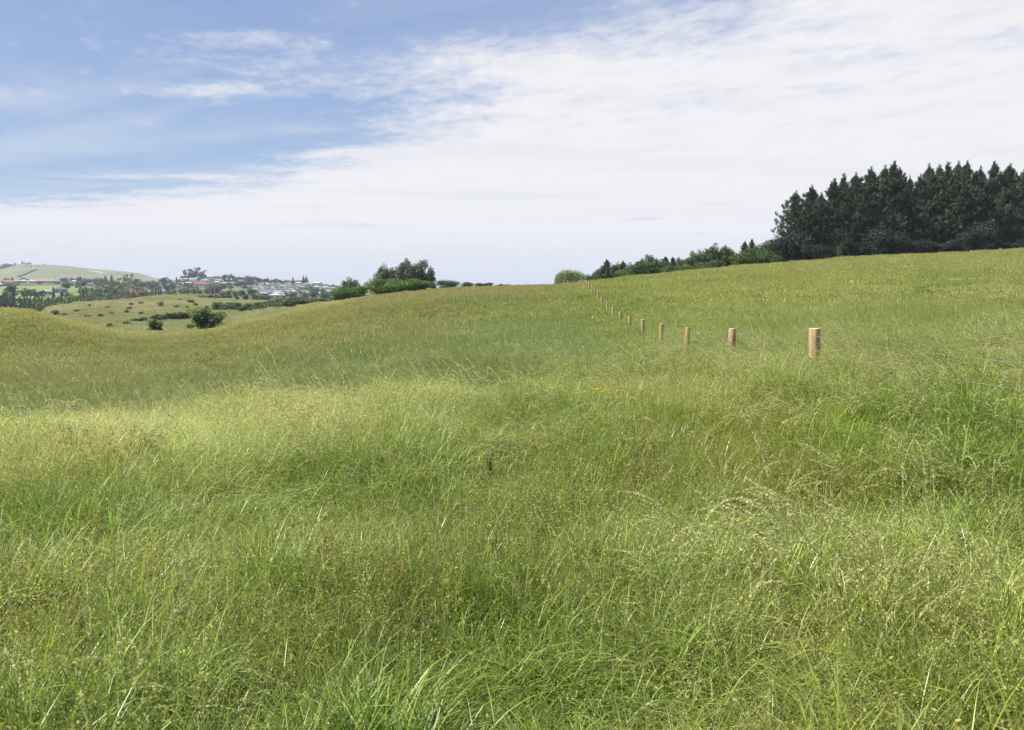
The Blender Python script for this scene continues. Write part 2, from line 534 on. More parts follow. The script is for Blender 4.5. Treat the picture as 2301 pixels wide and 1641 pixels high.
def attr(t, name, kind='GEOMETRY'):
    a = t.n('ShaderNodeAttribute', attribute_type=kind)
    a.attribute_name = name
    return a


def blade_material(name, dry, mul=(1, 1, 1), rough=0.38, spec=0.6, trans=0.4):
    m, t, o = mat(name)
    tn = attr(t, 'tint', 'INSTANCER')
    vr = attr(t, 'var')
    sp = t.n('ShaderNodeSeparateColor')
    t.l(vr.outputs['Color'], sp.inputs[0])
    c = t.mix(1.0, tn.outputs['Color'], mul, 'MULTIPLY')
    c = t.mix(sp.outputs[1], c, dry)
    b = t.m('ADD', t.m('MULTIPLY', sp.outputs[0], 1.15), 0.38)
    bb = t.n('ShaderNodeCombineColor')
    for i in range(3):
        t.l(b, bb.inputs[i])
    c = t.mix(1.0, c, bb.outputs[0], 'MULTIPLY')
    leafy(t, o, c, rough, spec, trans)
    return m


M_BLADE = blade_material('grass_blade', (.40, .35, .17), mul=(1.08, 1.30, .92), trans=.30)
M_LUSH = blade_material('lush_blade', (.34, .33, .15), mul=(1.04, 1.34, .80), trans=.34, rough=.45, spec=.5)
M_FINE = blade_material('grass_fine', (.40, .36, .18), mul=(1.33, 1.32, 1.28), rough=.6, spec=.25)
M_HEAD = blade_material('seed_head', (.62, .60, .40), mul=(1.7, 1.6, 2.0), rough=.7, spec=.15, trans=.5)
M_DOCK = blade_material('dock_seed', (.27, .17, .085), mul=(1.3, 1.0, .9), rough=.7, spec=.2)


def leaf_material(name, c1, c2, rough=0.5, spec=0.35, trans=0.3, scale=1.0):
    m, t, o = mat(name)
    vr = attr(t, 'var')
    sp = t.n('ShaderNodeSeparateColor')
    t.l(vr.outputs['Color'], sp.inputs[0])
    c = t.mix(sp.outputs[0], c1, c2)
    oi = t.n('ShaderNodeObjectInfo')
    hs = t.n('ShaderNodeHueSaturation')
    t.put(hs.inputs['Hue'], t.m('ADD', t.m('MULTIPLY', oi.outputs['Random'], 0.02), 0.492))
    t.put(hs.inputs['Saturation'], 1.0)
    t.put(hs.inputs['Value'], t.m('ADD', t.m('MULTIPLY', oi.outputs['Random'], 0.45), 0.78))
    t.l(c, hs.inputs['Color'])
    leafy(t, o, hs.outputs[0], rough, spec, trans)
    return m


def plain(name, c, rough=0.8, var=0.25, scale=3.0, spec=0.3):
    m, t, o = mat(name)
    p = t.n('ShaderNodeBsdfPrincipled')
    p.inputs['Roughness'].default_value = rough
    p.inputs['Specular IOR Level'].default_value = spec
    co = t.n('ShaderNodeTexCoord')
    nz = t.noise(co.outputs['Object'], scale, 4, 0.6)
    d = tuple(v * (1 - var) for v in c)
    l = tuple(min(1, v * (1 + var)) for v in c)
    t.l(t.mix(t.smooth(nz, .3, .7), d, l), p.inputs['Base Color'])
    t.l(p.outputs[0], o.inputs[0])
    return m


# ground
m, t, o = mat('meadow_ground')
M_GROUND = m
tn = attr(t, 'tint')
geo = t.n('ShaderNodeNewGeometry')
n1 = t.noise(geo.outputs['Position'], 2.3, 6, 0.7)
n2 = t.noise(geo.outputs['Position'], 0.12, 5, 0.6)
f = t.m('ADD', t.m('MULTIPLY', n1, 1.0), t.m('MULTIPLY', n2, 0.5))
f = t.m('ADD', t.m('MULTIPLY', t.m('SUBTRACT', f, 0.75), 1.0), 0.72)
cc = t.n('ShaderNodeCombineColor')
for i in range(3):
    t.l(f, cc.inputs[i])
c = t.mix(1.0, tn.outputs['Color'], cc.outputs[0], 'MULTIPLY')
p = t.n('ShaderNodeBsdfPrincipled')
p.inputs['Roughness'].default_value = 0.9
p.inputs['Specular IOR Level'].default_value = 0.1
t.l(c, p.inputs['Base Color'])
bp = t.n('ShaderNodeBump')
bp.inputs['Strength'].default_value = 0.6
bp.inputs['Distance'].default_value = 0.25
t.l(n1, bp.inputs['Height'])
t.l(bp.outputs[0], p.inputs['Normal'])
t.l(p.outputs[0], o.inputs[0])


# ------------------------------------------------------------------ ground sheets
def sheet(name, rs, az):
    na, nr = len(az), len(rs)
    A, RR = np.meshgrid(az, rs)
    X, Y = RR * np.sin(A), RR * np.cos(A)
    Z = terrain(X, Y)
    V = np.stack([X, Y, Z], -1).reshape(-1, 3).astype(np.float32)
    i, j = np.meshgrid(np.arange(nr - 1), np.arange(na - 1), indexing='ij')
    a = (i * na + j).ravel()
    Fc = np.stack([a, a + 1, a + 1 + na, a + na], -1).astype(np.int32)
    me = bpy.data.meshes.new(name)
    me.vertices.add(len(V))
    me.vertices.foreach_set('co', V.reshape(-1))
    me.loops.add(Fc.size)
    me.loops.foreach_set('vertex_index', Fc[:, ::-1].reshape(-1))
    me.polygons.add(len(Fc))
    me.polygons.foreach_set('loop_start', np.arange(0, Fc.size, 4, dtype=np.int32))
    me.polygons.foreach_set('use_smooth', np.ones(len(Fc), bool))
    at_ = me.attributes.new('tint', 'FLOAT_COLOR', 'POINT')
    cc = np.ones((len(V), 4), np.float32)
    cc[:, :3] = tint(X.ravel(), Y.ravel()) * (0.28 + 0.58 * sst(RR.ravel(), 10, 120) + .14 * sst(RR.ravel(), 200, 400))[:, None]  # near ground darkened: painted shade for the hollows under the grass
    at_.data.foreach_set('color', cc.reshape(-1))
    me.update()
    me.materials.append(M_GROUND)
    return obj(name, me)


az_view = np.concatenate([np.linspace(-math.pi, R(-48), 60)[:-1], np.linspace(R(-48), R(48), 420), np.linspace(R(48), math.pi, 60)[1:]])
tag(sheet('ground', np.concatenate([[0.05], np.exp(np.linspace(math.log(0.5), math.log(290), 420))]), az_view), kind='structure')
tag(sheet('hills', np.exp(np.linspace(math.log(290), math.log(4100), 190)), az_view), kind='structure')


# ------------------------------------------------------------------ grass prototypes
PROTO = bpy.data.collections.new('grass_kinds')       # not linked to the scene: only scattered


def blades(n, rad, h, wdt, th0, bend, wind=0.25, seg=4, dry=0.1, var=1.0, hvar=0.35, pos=None):
    """(quads, colours) of n arching blades in a disc"""
    if pos is None:
        rr, aa = rad * np.sqrt(rng.random(n)), rng.random(n) * 2 * math.pi
        pos = np.stack([rr * np.cos(aa), rr * np.sin(aa), np.full(n, -0.03)], -1)
    L = h * (1 + hvar * (rng.random(n) * 2 - 1))
    az = rng.random(n) * 2 * math.pi
    dirh = np.stack([np.cos(az), np.sin(az)], -1) + np.array([-1.0, -0.15]) * wind * 2.2
    dirh /= np.linalg.norm(dirh, axis=1)[:, None] + 1e-6
    t0 = np.abs(rng.normal(0, th0, n))
    bd = bend * (0.3 + 1.4 * rng.random(n))
    roll = rng.normal(0, .6, n)
    P = [pos.copy()]
    cur = pos.copy()
    for k in range(seg):
        th = t0 + bd * ((k + .5) / seg) ** 1.6
        th = np.minimum(th, 2.5)
        d = np.stack([dirh[:, 0] * np.sin(th), dirh[:, 1] * np.sin(th), np.cos(th)], -1)
        cur = cur + d * (L / seg)[:, None]
        P.append(cur.copy())
    side = np.stack([-dirh[:, 1] * np.cos(roll), dirh[:, 0] * np.cos(roll), np.sin(roll) * .5], -1)
    Qs = []
    for k in range(seg):
        w0 = wdt * (1 - (k / seg) ** 2 * .8) / 2 * (1 if k else .8)
        w1 = wdt * (1 - ((k + 1) / seg) ** 2 * .95) / 2
        ws = (0.6 + .8 * rng.random(n))[:, None] if k == 0 else ws
        Qs.append(np.stack([P[k] - side * w0 * ws, P[k] + side * w0 * ws, P[k + 1] + side * w1 * ws, P[k + 1] - side * w1 * ws], 1))
    v, d_ = rng.random(n), (rng.random(n) < dry) * (0.35 + .65 * rng.random(n))
    colr = np.stack([v, d_, np.zeros(n)], -1)
    return np.concatenate(Qs), np.concatenate([colr] * seg), P


def bits(centers, size, asp=1.8, v=None, dry=0.5, flat=0.0, up=None):
    """little leaf-sized quads at the given centres"""
    n = len(centers)
    a = rng.normal(size=(n, 3))
    if up is not None:
        a = a * .6 + np.asarray(up)
    a /= np.linalg.norm(a, axis=1)[:, None]
    b = rng.normal(size=(n, 3))
    b -= (b * a).sum(1)[:, None] * a
    b /= np.linalg.norm(b, axis=1)[:, None]
    s = size * (.6 + .8 * rng.random(n))[:, None]
    a, b = a * s * asp / 2, b * s / 2
    Q = np.stack([centers - a, centers + b, centers + a, centers - b], 1)
    colr = np.stack([rng.random(n), (rng.random(n) < dry) * (0.3 + .7 * rng.random(n)), np.zeros(n)], -1)
    return Q, colr


kinds = {}


def proto(name, mats_quads):
    """object of several materials from [(material, Q, colour), ...]"""
    Q = np.concatenate([q for _, q, _ in mats_quads])
    Cc = np.concatenate([c for _, _, c in mats_quads])
    me = quads(name, Q, Cc)
    idx = np.concatenate([np.full(len(q), i, np.int32) for i, (_, q, _) in enumerate(mats_quads)])
    for mm, _, _ in mats_quads:
        me.materials.append(mm)
    me.polygons.foreach_set('material_index', idx)
    o = obj(name, me, col=PROTO)
    kinds.setdefault(name.rsplit('_', 1)[0], []).append(name)
    return o


for k in 'abcd':      # knee deep mixed sward
    q1, c1, _ = blades(470, .36, .27, .0046, .48, 1.8, dry=.10, seg=5)
    q2, c2, _ = blades(150, .36, .31, .0024, .36, 1.3, dry=.3, seg=4)
    hh_ = 1 - rng.random(300) ** 1.4
    cen = np.stack([rng.random(300) * .72 - .36, rng.random(300) * .72 - .36, .03 + hh_ * .24], -1)
    q3, c3 = bits(cen, .0046, 2.8, dry=.25)
    proto('sward_' + k, [(M_BLADE, q1, c1), (M_FINE, q2, c2), (M_FINE, q3, c3)])
for k in 'abcd':      # lush broad bladed tussock
    q1, c1, _ = blades(250, .15, .37, .0064, .34, 2.1, wind=.10, seg=6, dry=.03)
    q2, c2, _ = blades(130, .17, .28, .0050, .5, 1.6, seg=5, dry=.08)
    proto('tussock_' + k, [(M_LUSH, q1, c1), (M_LUSH, q2, c2)])
for k in 'abc':      # hazy seed panicles over fine stems
    n = 60
    q1, c1, P = blades(n, .34, .33, .0018, .34, .9, seg=3, dry=.6)
    tip = P[-1]
    cen = (tip[:, None, :] + rng.normal(size=(n, 26, 3)) * [.012, .012, .036] - [0, 0, .03]).reshape(-1, 3)
    q2, c2 = bits(cen, .0042, 2.4, dry=.75)
    proto('panicle_' + k, [(M_FINE, q1, c1), (M_FINE, q2, c2)])


def nodding(n, rad, h, dens, sz, wind, bend, stemw=.0026):
    q1, c1, P = blades(n, rad, h, stemw, .16, bend, wind=wind, seg=8, dry=.35, hvar=.25)
    P = np.stack(P, 1)                      # n, 9, 3
    k0 = 4.6
    tt = rng.random((n, dens)) * (8 - k0) + k0
    i = np.minimum(tt.astype(int), 7)
    f = (tt - i)[..., None]
    ar = np.arange(n)[:, None]
    c = P[ar, i] * (1 - f) + P[ar, i + 1] * f
    ax = (P[ar, i + 1] - P[ar, i])
    ax /= np.linalg.norm(ax, axis=-1)[..., None]
    c = c + rng.normal(size=c.shape) * sz * .32
    q2, c2 = bits(c.reshape(-1, 3), sz, 2.7, dry=.95, up=ax.reshape(-1, 3) * 1.6)
    return [(M_BLADE, q1, c1), (M_HEAD, q2, c2)]


for k in 'abc':      # tall stems with drooping pale heads, bowed by the wind
    proto('nodding_' + k, nodding(12, .30, .66, 130, .0050, 1.0, 2.3, .0024))
for k in 'ab':       # rusty seed spikes
    n = 5
    q1, c1, P = blades(n, .10, .46, .004, .12, .2, seg=4, dry=.5)
    P = np.stack(P, 1)
    tt = rng.random((n, 110)) * 1.6 + 2.4
    i = np.minimum(tt.astype(int), 3)
    f = (tt - i)[..., None]
    c = P[np.arange(n)[:, None], i] * (1 - f) + P[np.arange(n)[:, None], i + 1] * f
    q2, c2 = bits((c + rng.normal(size=c.shape) * .011).reshape(-1, 3), .0085, 1.3, dry=.95)
    proto('rusty_' + k, [(M_BLADE, q1, c1), (M_DOCK, q2, c2)])
for k in 'abc':      # middle distance sward
    q1, c1, _ = blades(520, .75, .25, .009, .34, 1.0, seg=3, dry=.18)
    q2, c2, _ = blades(200, .75, .33, .006, .26, .9, seg=3, dry=.55, wind=.5)
    proto('meadow_' + k, [(M_BLADE, q1, c1), (M_FINE, q2, c2)])
for k in 'ab':
    proto('plume_' + k, nodding(16, .6, .46, 22, .011, 1.0, 2.2, .004))
for k in 'abc':      # far sward
    q1, c1, _ = blades(520, 1.7, .16, .028, .36, .8, seg=2, dry=.22)
    q2, c2, _ = blades(240, 1.7, .21, .016, .34, .9, seg=2, dry=.6, wind=.5)
    proto('pasture_' + k, [(M_FINE, q1, c1), (M_FINE, q2, c2)])
names = sorted(o.name for o in PROTO.objects)
index = {k: [names.index(n) for n in v] for k, v in kinds.items()}


def scatter(r0, r1, dens, kind, a0=-52, a1=52, keep=None, s0=.8, s1=1.25, fade=0.0, zs=None):
    """points with attributes: r0..r1 metres from the eye, dens per m2"""
    A = R(a1 - a0) * (r1 * r1 - r0 * r0) / 2
    n = int(A * dens)
    r = np.sqrt(rng.random(n) * (r1 * r1 - r0 * r0) + r0 * r0)
    a = R(a0) + rng.random(n) * R(a1 - a0)
    x, y = r * np.sin(a), r * np.cos(a)
    ok = np.ones(n, bool)
    if keep is not None:
        ok &= rng.random(n) < keep(x, y, r, a)
    x, y = x[ok], y[ok]
    n = len(x)
    pick = np.array(index[kind])[rng.integers(0, len(index[kind]), n)]
    s = s0 + (s1 - s0) * rng.random(n)
    hz = 0.60 + 0.80 * sst(fbm(x / .95, y / .95, 41, 3), .28, .72)
    return dict(co=np.stack([x, y, terrain(x, y)], -1), pick=pick,
                rot=np.stack([rng.normal(0, .05, n), rng.normal(0, .05, n), rng.normal(0, .45, n)], -1),
                scl=np.stack([s, s, s * hz * (zs(x, y) if zs else 1)], -1), tint=tint(x, y))


def grass_object(name, label, parts):
    co, pick, rot, scl, tn = (np.concatenate([p[k] for p in parts]) for k in ('co', 'pick', 'rot', 'scl', 'tint'))
    me = bpy.data.meshes.new(name)
    me.vertices.add(len(co))
    me.vertices.foreach_set('co', co.astype(np.float32).reshape(-1))
    for nm, ty, arr, key in (('pick', 'INT', pick.astype(np.int32), 'value'), ('rot', 'FLOAT_VECTOR', rot, 'vector'), ('scl', 'FLOAT_VECTOR', scl, 'vector')):
        a = me.attributes.new(nm, ty, 'POINT')
        a.data.foreach_set(key, np.ascontiguousarray(arr).reshape(-1))
    a = me.attributes.new('tint', 'FLOAT_COLOR', 'POINT')
    c4 = np.ones((len(co), 4), np.float32)
    c4[:, :3] = tn
    a.data.foreach_set('color', c4.reshape(-1))
    me.update()
    o = obj(name, me)
    ng = bpy.data.node_groups.new(name + '_scatter', 'GeometryNodeTree')
    ng.interface.new_socket('Geometry', in_out='INPUT', socket_type='NodeSocketGeometry')
    ng.interface.new_socket('Geometry', in_out='OUTPUT', socket_type='NodeSocketGeometry')
    N = ng.nodes
    gi, go = N.new('NodeGroupInput'), N.new('NodeGroupOutput')
    mp, ip, ci = N.new('GeometryNodeMeshToPoints'), N.new('GeometryNodeInstanceOnPoints'), N.new('GeometryNodeCollectionInfo')
    ci.inputs['Collection'].default_value = PROTO
    ci.inputs['Separate Children'].default_value = True
    ci.inputs['Reset Children'].default_value = True
    ip.inputs['Pick Instance'].default_value = True
    L = ng.links.new
    L(gi.outputs[0], mp.inputs[0])
    L(mp.outputs[0], ip.inputs['Points'])
    L(ci.outputs[0], ip.inputs['Instance'])
    for nm, ty, sock in (('pick', 'INT', 'Instance Index'), ('rot', 'FLOAT_VECTOR', 'Rotation'), ('scl', 'FLOAT_VECTOR', 'Scale')):
        na = N.new('GeometryNodeInputNamedAttribute')
        na.data_type = ty
        na.inputs['Name'].default_value = nm
        L(na.outputs[0], ip.inputs[sock])
    L(ip.outputs[0], go.inputs[0])
    md = o.modifiers.new('scatter', 'NODES')
    md.node_group = ng
    tag(o, label, None, None, 'stuff')
    print(name, len(co), 'instances')
    return o


def pxof(a):
    return PW / 2 + F * np.tan(a)


def k_tuss(x, y, r, a):
    strip = (1 - sst(pxof(a), 750, 1000)) * sst(r, 6.2, 7.6)
    px = pxof(a)
    lush = (.55 * (1 - sst(px, 250, 600)) * (1 - sst(r, 4, 5.2)) + .8 * np.exp(-((px - 650) / 260) ** 2) * (1 - sst(r, 2.6, 3.3))
            + .6 * sst(px, 1450, 1800) * (1 - sst(r, 3.2, 4.6)) + .5 * sst(px, 1900, 2200) * (1 - sst(r, 9, 12))) * (np.abs(a) < 1)
    return (1 - .85 * strip) * np.clip(lush + sst(fbm(x / 1.5, y / 1.5, 51, 3), .38, .54) + .35 * (1 - sst(r, 2.8, 4.6)), 0, 1) * (1 - .65 * sst(r, 6, 14))


def k_pan(x, y, r, a):
    strip = (1 - sst(pxof(a), 750, 1000)) * sst(r, 6.2, 7.6)
    return np.clip(sst(fbm(x / 1.6, y / 1.6, 52, 3), .46, .64) + strip, 0, 1)


def k_nod(x, y, r, a):
    px = pxof(a)
    return np.clip(sst(fbm(x / 1.2, y / 1.2, 53, 3), .36, .58) * (.35 + .9 * sst(px, 1200, 1700) + .8 * sst(r, 5, 8)) * (.25 + .75 * sst(r, 3, 5)), 0, 1)


def k_rust(x, y, r, a):
    return sst(fbm(x / .9, y / .9, 54, 3), .46, .64) * (1 - sst(r, 5, 9))


def k_front(x, y, r, a):
    edge = np.interp(a, EDGE_A, EDGE_R)
    return np.where(r < edge, 1.0, 0.0)


def k_back(x, y, r, a):
    edge = np.interp(a, EDGE_A, EDGE_R)
    return np.where((r >= edge) & (pxof(a) < 900), 1.0, 0.0)


def right_tall(x, y):
    a, r = np.arctan2(x, y), np.hypot(x, y)
    return 1 + .12 * sst(pxof(a), 1300, 1800) * (1 - sst(r, 16, 24))


grass_object('grass', 'long uncut seeding grass covering the whole sloping paddock', [
    scatter(0.2, 8, 19, 'sward', a0=-180, a1=180),
    scatter(8, 17, 19, 'sward', a0=-72, a1=72, keep=lambda x, y, r, a: 1 - .8 * sst(r, 13, 17), zs=right_tall),
    scatter(0.5, 7, 14, 'tussock', a0=52, a1=308, keep=k_tuss, s0=.6, s1=1.2),
    scatter(0.5, 7, 4, 'panicle', a0=52, a1=308, keep=k_pan),
    scatter(1.3, 18, 18, 'tussock', keep=k_tuss, s0=.6, s1=1.2),
    scatter(1.3, 17, 4, 'panicle', keep=k_pan),
    scatter(2.6, 24, 8.5, 'nodding', keep=k_nod, s0=.65, s1=1.1),
    scatter(1.8, 9, 2.2, 'rusty', keep=k_rust, s0=.5, s1=.9),
    scatter(13, 48, 4.2, 'meadow', a0=-46, a1=46, keep=lambda x, y, r, a: 1 - .7 * sst(r, 40, 48)),
    scatter(14, 60, .7, 'plume', a0=-46, a1=46, keep=k_nod),
    scatter(38, 140, 1.8, 'pasture', a0=-42, a1=42, keep=k_front),
])
grass_object('hillside_grass', 'pale dry grass on the scrubby hillside beyond the hollow', [
    scatter(88, 245, .62, 'pasture', a0=-40, a1=-5, keep=k_back, s0=.9, s1=1.4),
])

# ------------------------------------------------------------------ tree kinds
def unit(v):
    return v / (np.linalg.norm(v, axis=-1, keepdims=True) + 1e-9)


def shell(lobes, n, leaf, asp=1.5, thick=.30, lobe_var=.45, drop=0.0, cut=None):
    """leaf clumps spread through the outer part of ellipsoid lobes (cx, cy, cz, rx, ry, rz)"""
    Lb = np.array(lobes, float)
    wgt = (Lb[:, 3] * Lb[:, 4] * Lb[:, 5]) ** (2 / 3)
    i = rng.choice(len(Lb), n, p=wgt / wgt.sum())
    d = unit(rng.normal(size=(n, 3)))
    k = 1 - np.abs(rng.normal(0, thick, n))
    k *= .84 + .32 * fbm(d[:, 0] * 2.3 + i * 3.1, d[:, 1] * 2.3 + d[:, 2] * 2.9, 61, 2)
    c = Lb[i, :3] + d * Lb[i, 3:] * k[:, None]
    c[:, 2] -= np.abs(rng.normal(0, drop, n)) if drop else 0
    ok = c[:, 2] > .015
    if cut is not None:
        ok &= cut(c)
    c, d, i = c[ok], d[ok], i[ok]
    m_ = len(c)
    nrm = unit(d + .7 * rng.normal(size=(m_, 3)) + [0, 0, .25])
    a = unit(np.cross(nrm, rng.normal(size=(m_, 3))))
    b = np.cross(nrm, a)
    s = leaf * (.55 + .9 * rng.random(m_))[:, None]
    Q = np.stack([c - a * s * asp / 2, c + b * s / 2, c + a * s * asp / 2, c - b * s / 2], 1)
    lv = rng.random(len(Lb))[i]
    v = np.clip(lobe_var * lv + (1 - lobe_var) * rng.random(m_), 0, 1)
    return Q, np.stack([v, v * 0, v * 0], -1)


def lobes_in(n, c, e, r0, r1, squash=.85, seed_top=True):
    L_ = []
    for k in range(n):
        d = unit(rng.normal(size=3)) * rng.random() ** .45
        r = r0 + (r1 - r0) * rng.random()
        L_.append((c[0] + d[0] * e[0], c[1] + d[1] * e[1], c[2] + d[2] * e[2], r, r, r * squash))
    return L_


M_BARK = plain('bark', (.10, .075, .055), .9, .4, 8)
M_GUMBARK = plain('pale_bark', (.30, .26, .21), .85, .3, 6)
LM = {
    'pine': leaf_material('pine_needles', (.026, .044, .028), (.088, .124, .072), .6, .25, .12),
    'green': leaf_material('bright_leaves', (.050, .105, .015), (.150, .240, .040)),
    'mid': leaf_material('mid_leaves', (.045, .085, .024), (.105, .165, .050)),
    'poplar': leaf_material('young_leaves', (.085, .160, .030), (.190, .300, .070)),
    'dull': leaf_material('dull_leaves', (.055, .080, .042), (.130, .165, .085)),
    'dark': leaf_material('dark_leaves', (.014, .024, .020), (.040, .055, .040), .6, .2, .15),
    'olive': leaf_material('olive_leaves', (.095, .105, .050), (.190, .190, .100)),
    'brown': leaf_material('brown_leaves', (.085, .070, .045), (.160, .130, .085)),
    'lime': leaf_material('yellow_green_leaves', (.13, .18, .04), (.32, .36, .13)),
    'willow': leaf_material('willow_leaves', (.15, .21, .06), (.31, .38, .14)),
    'gorse': leaf_material('gorse_leaves', (.080, .100, .038), (.170, .190, .080)),
    'yellow': leaf_material('yellow_bloom', (.22, .24, .05), (.50, .46, .06)),
    'orange': leaf_material('orange_bloom', (.40, .22, .03), (.62, .42, .05)),
    'purple': leaf_material('purple_leaves', (.030, .016, .024), (.060, .032, .045)),
}
KIND = {}          # kind -> list of (crown mesh, trunk mesh, nominal width)


def kind_add(kind, Q, c, trunk, W0, leafm, bark=None):
    cen = Q.mean(1)
    zt = np.percentile(cen[:, 2], 99.7)
    rt = np.percentile(np.hypot(cen[:, 0], cen[:, 1]), 98.5) if W0 else 1
    Q = Q * [W0 / 2 / rt, W0 / 2 / rt, 1 / zt]
    trunk.v = [(v[0] * W0 / 2 / rt, v[1] * W0 / 2 / rt, v[2] / zt) for v in trunk.v]
    cm = quads(kind + '_crown', Q, c)
    cm.materials.append(LM[leafm])
    tm = trunk.mesh(kind + '_trunk', bark or M_BARK, True)
    KIND.setdefault(kind, []).append((cm, tm, W0))


def trunk_to(lobes, z1, r0=.022, nb=7, fork=.25):
    tb = MB()
    cx = sum(l[0] for l in lobes) / len(lobes)
    tb.tube([(0, 0, -.08), (.01, 0, z1 * .4), (cx * .5, 0, z1)], [r0 * 1.3, r0, r0 * .55], 7)
    for l in random.sample(list(lobes), min(nb, len(lobes))):
        b = Vector((0, 0, z1 * (fork + .5 * random.random())))
        e = Vector(l[:3])
        mid = b.lerp(e, .5) + Vector((0, 0, .03))
        tb.tube([b, mid, e], [r0 * .5, r0 * .32, r0 * .12], 5, False)
    return tb


for hi, n, lf in ((1, 7000, .026), (0, 1000, .062)):
    sfx = '' if hi else '_far'
    for v in range(3):
        # broad bush with foliage down to the ground
        L_ = lobes_in(16, (0, 0, .46), (.30, .30, .30), .15, .25)
        L_ += lobes_in(7, (0, 0, .20), (.34, .34, .10), .12, .18)
        for lm in ('green', 'mid', 'dull', 'dark', 'olive', 'brown', 'gorse', 'purple') if not hi else ('green', 'mid', 'dull', 'dark'):
            Q, c = shell(L_, n, lf)
            kind_add('bush_' + lm + sfx, Q, c, trunk_to(L_, .5), 1.0, lm)
        # tree with a clear stem and separate clumps
        L_ = lobes_in(20, (0, 0, .60), (.33, .33, .30), .11, .19)
        for lm in ('mid', 'dull', 'dark', 'olive', 'brown') if not hi else ('mid',):
            Q, c = shell(L_, n, lf * .9, thick=.25)
            kind_add('tree_' + lm + sfx, Q, c, trunk_to(L_, .7, .03, 12), 1.0, lm)
        # upright poplar
        L_ = [(rng.normal(0, .05), rng.normal(0, .05), .14 + .78 * k / 11, .20 * (1 - (k / 11 - .35) ** 2 * 1.3), .20 * (1 - (k / 11 - .35) ** 2 * 1.3), .11) for k in range(12)]
        for lm in ('poplar', 'mid', 'dark', 'dull'):
            if not hi:
                Q, c = shell(L_, n, lf, 1.8)
                kind_add('poplar_' + lm + sfx, Q, c, trunk_to(L_, .8, .02, 5), .42, lm)
        # layered conifer
        L_ = []
        for k in range(9):
            z = .12 + .80 * k / 8
            rr = .36 * (1 - k / 9.2)
            for q in range(6):
                a = q * 1.047 + k * .5 + rng.normal(0, .15)
                L_.append((rr * .62 * math.cos(a), rr * .62 * math.sin(a), z + rng.normal(0, .01), rr * .48 + .02, rr * .48 + .02, .055))
        L_.append((0, 0, .95, .03, .03, .06))
        for lm in ('dark', 'mid'):
            Q, c = shell(L_, n, lf * .8, 1.8)
            kind_add('conifer_' + lm + sfx, Q, c, trunk_to(L_, .9, .02, 4), .70, lm)

# wispy upright tree (tall pair above the green bushes): narrow sprays
for v in range(3):
    L_ = []
    for k in range(64):
        a, q = rng.random() * 6.28, math.sqrt(rng.random())
        x, y = .38 * q * math.cos(a), .38 * q * math.sin(a)
        z = .16 + rng.random() * (.62 - .30 * q * q)
        L_.append((x, y, z, .075 + .05 * rng.random(), .075 + .05 * rng.random(), .10 + .06 * rng.random()))
    Q, c = shell(L_, 9000, .020, 2.2, .3)
    kind_add('spray_tree', Q, c, trunk_to(L_, .7, .022, 14), .86, 'dull')
    Q, c = shell(L_, 6000, .022, 2.2, .3)
    kind_add('spray_tree_green', Q, c, trunk_to(L_, .7, .022, 14), .86, 'mid')

# willow: round head with hanging strands
for v in range(2):
    L_ = lobes_in(16, (0, 0, .56), (.30, .30, .26), .14, .22)
    Q1, c1 = shell(L_, 3500, .022, 2.0)
    n = 480
    a, q = rng.random(n) * 6.28, .20 + .30 * np.sqrt(rng.random(n))
    x, y = q * np.cos(a), q * np.sin(a)
    z0 = .93 - 1.9 * q ** 2 + rng.normal(0, .05, n)
    tt = rng.random((n, 22))
    ln = (.50 + .4 * rng.random(n))
    C3 = np.stack([x[:, None] * (1 + .04 * tt) + rng.normal(0, .007, (n, 22)), y[:, None] * (1 + .04 * tt) + rng.normal(0, .007, (n, 22)), z0[:, None] - tt * ln[:, None]], -1).reshape(-1, 3)
    C3 = C3[C3[:, 2] > .03]
    Q2, c2 = bits(C3, .016, 2.6, up=(0, 0, 2.0))
    lv = rng.random(n)
    kind_add('willow', np.concatenate([Q1, Q2]), np.concatenate([c1, c2]), trunk_to(L_, .6, .035, 8), 1.0, 'willow')

# gum tree: umbrella clumps on leaning pale limbs, sky between
for v in range(3):
    L_ = []
    for k in range(34):
        a, q = rng.random() * 6.28, math.sqrt(rng.random())
        z = .26 + .62 * rng.random() * (1 - .45 * q * q)
        L_.append((.44 * q * math.cos(a), .44 * q * math.sin(a), z, .09 + .07 * rng.random(), .09 + .07 * rng.random(), .06 + .05 * rng.random()))
    for lm in ('dark', 'dull', 'olive', 'brown'):
        Q, c = shell(L_, 2600, .030, 1.6, .3, lobe_var=.3)
        kind_add('gum_' + lm, Q, c, trunk_to(L_, .75, .028, 18, .15), 1.0, lm, M_GUMBARK)

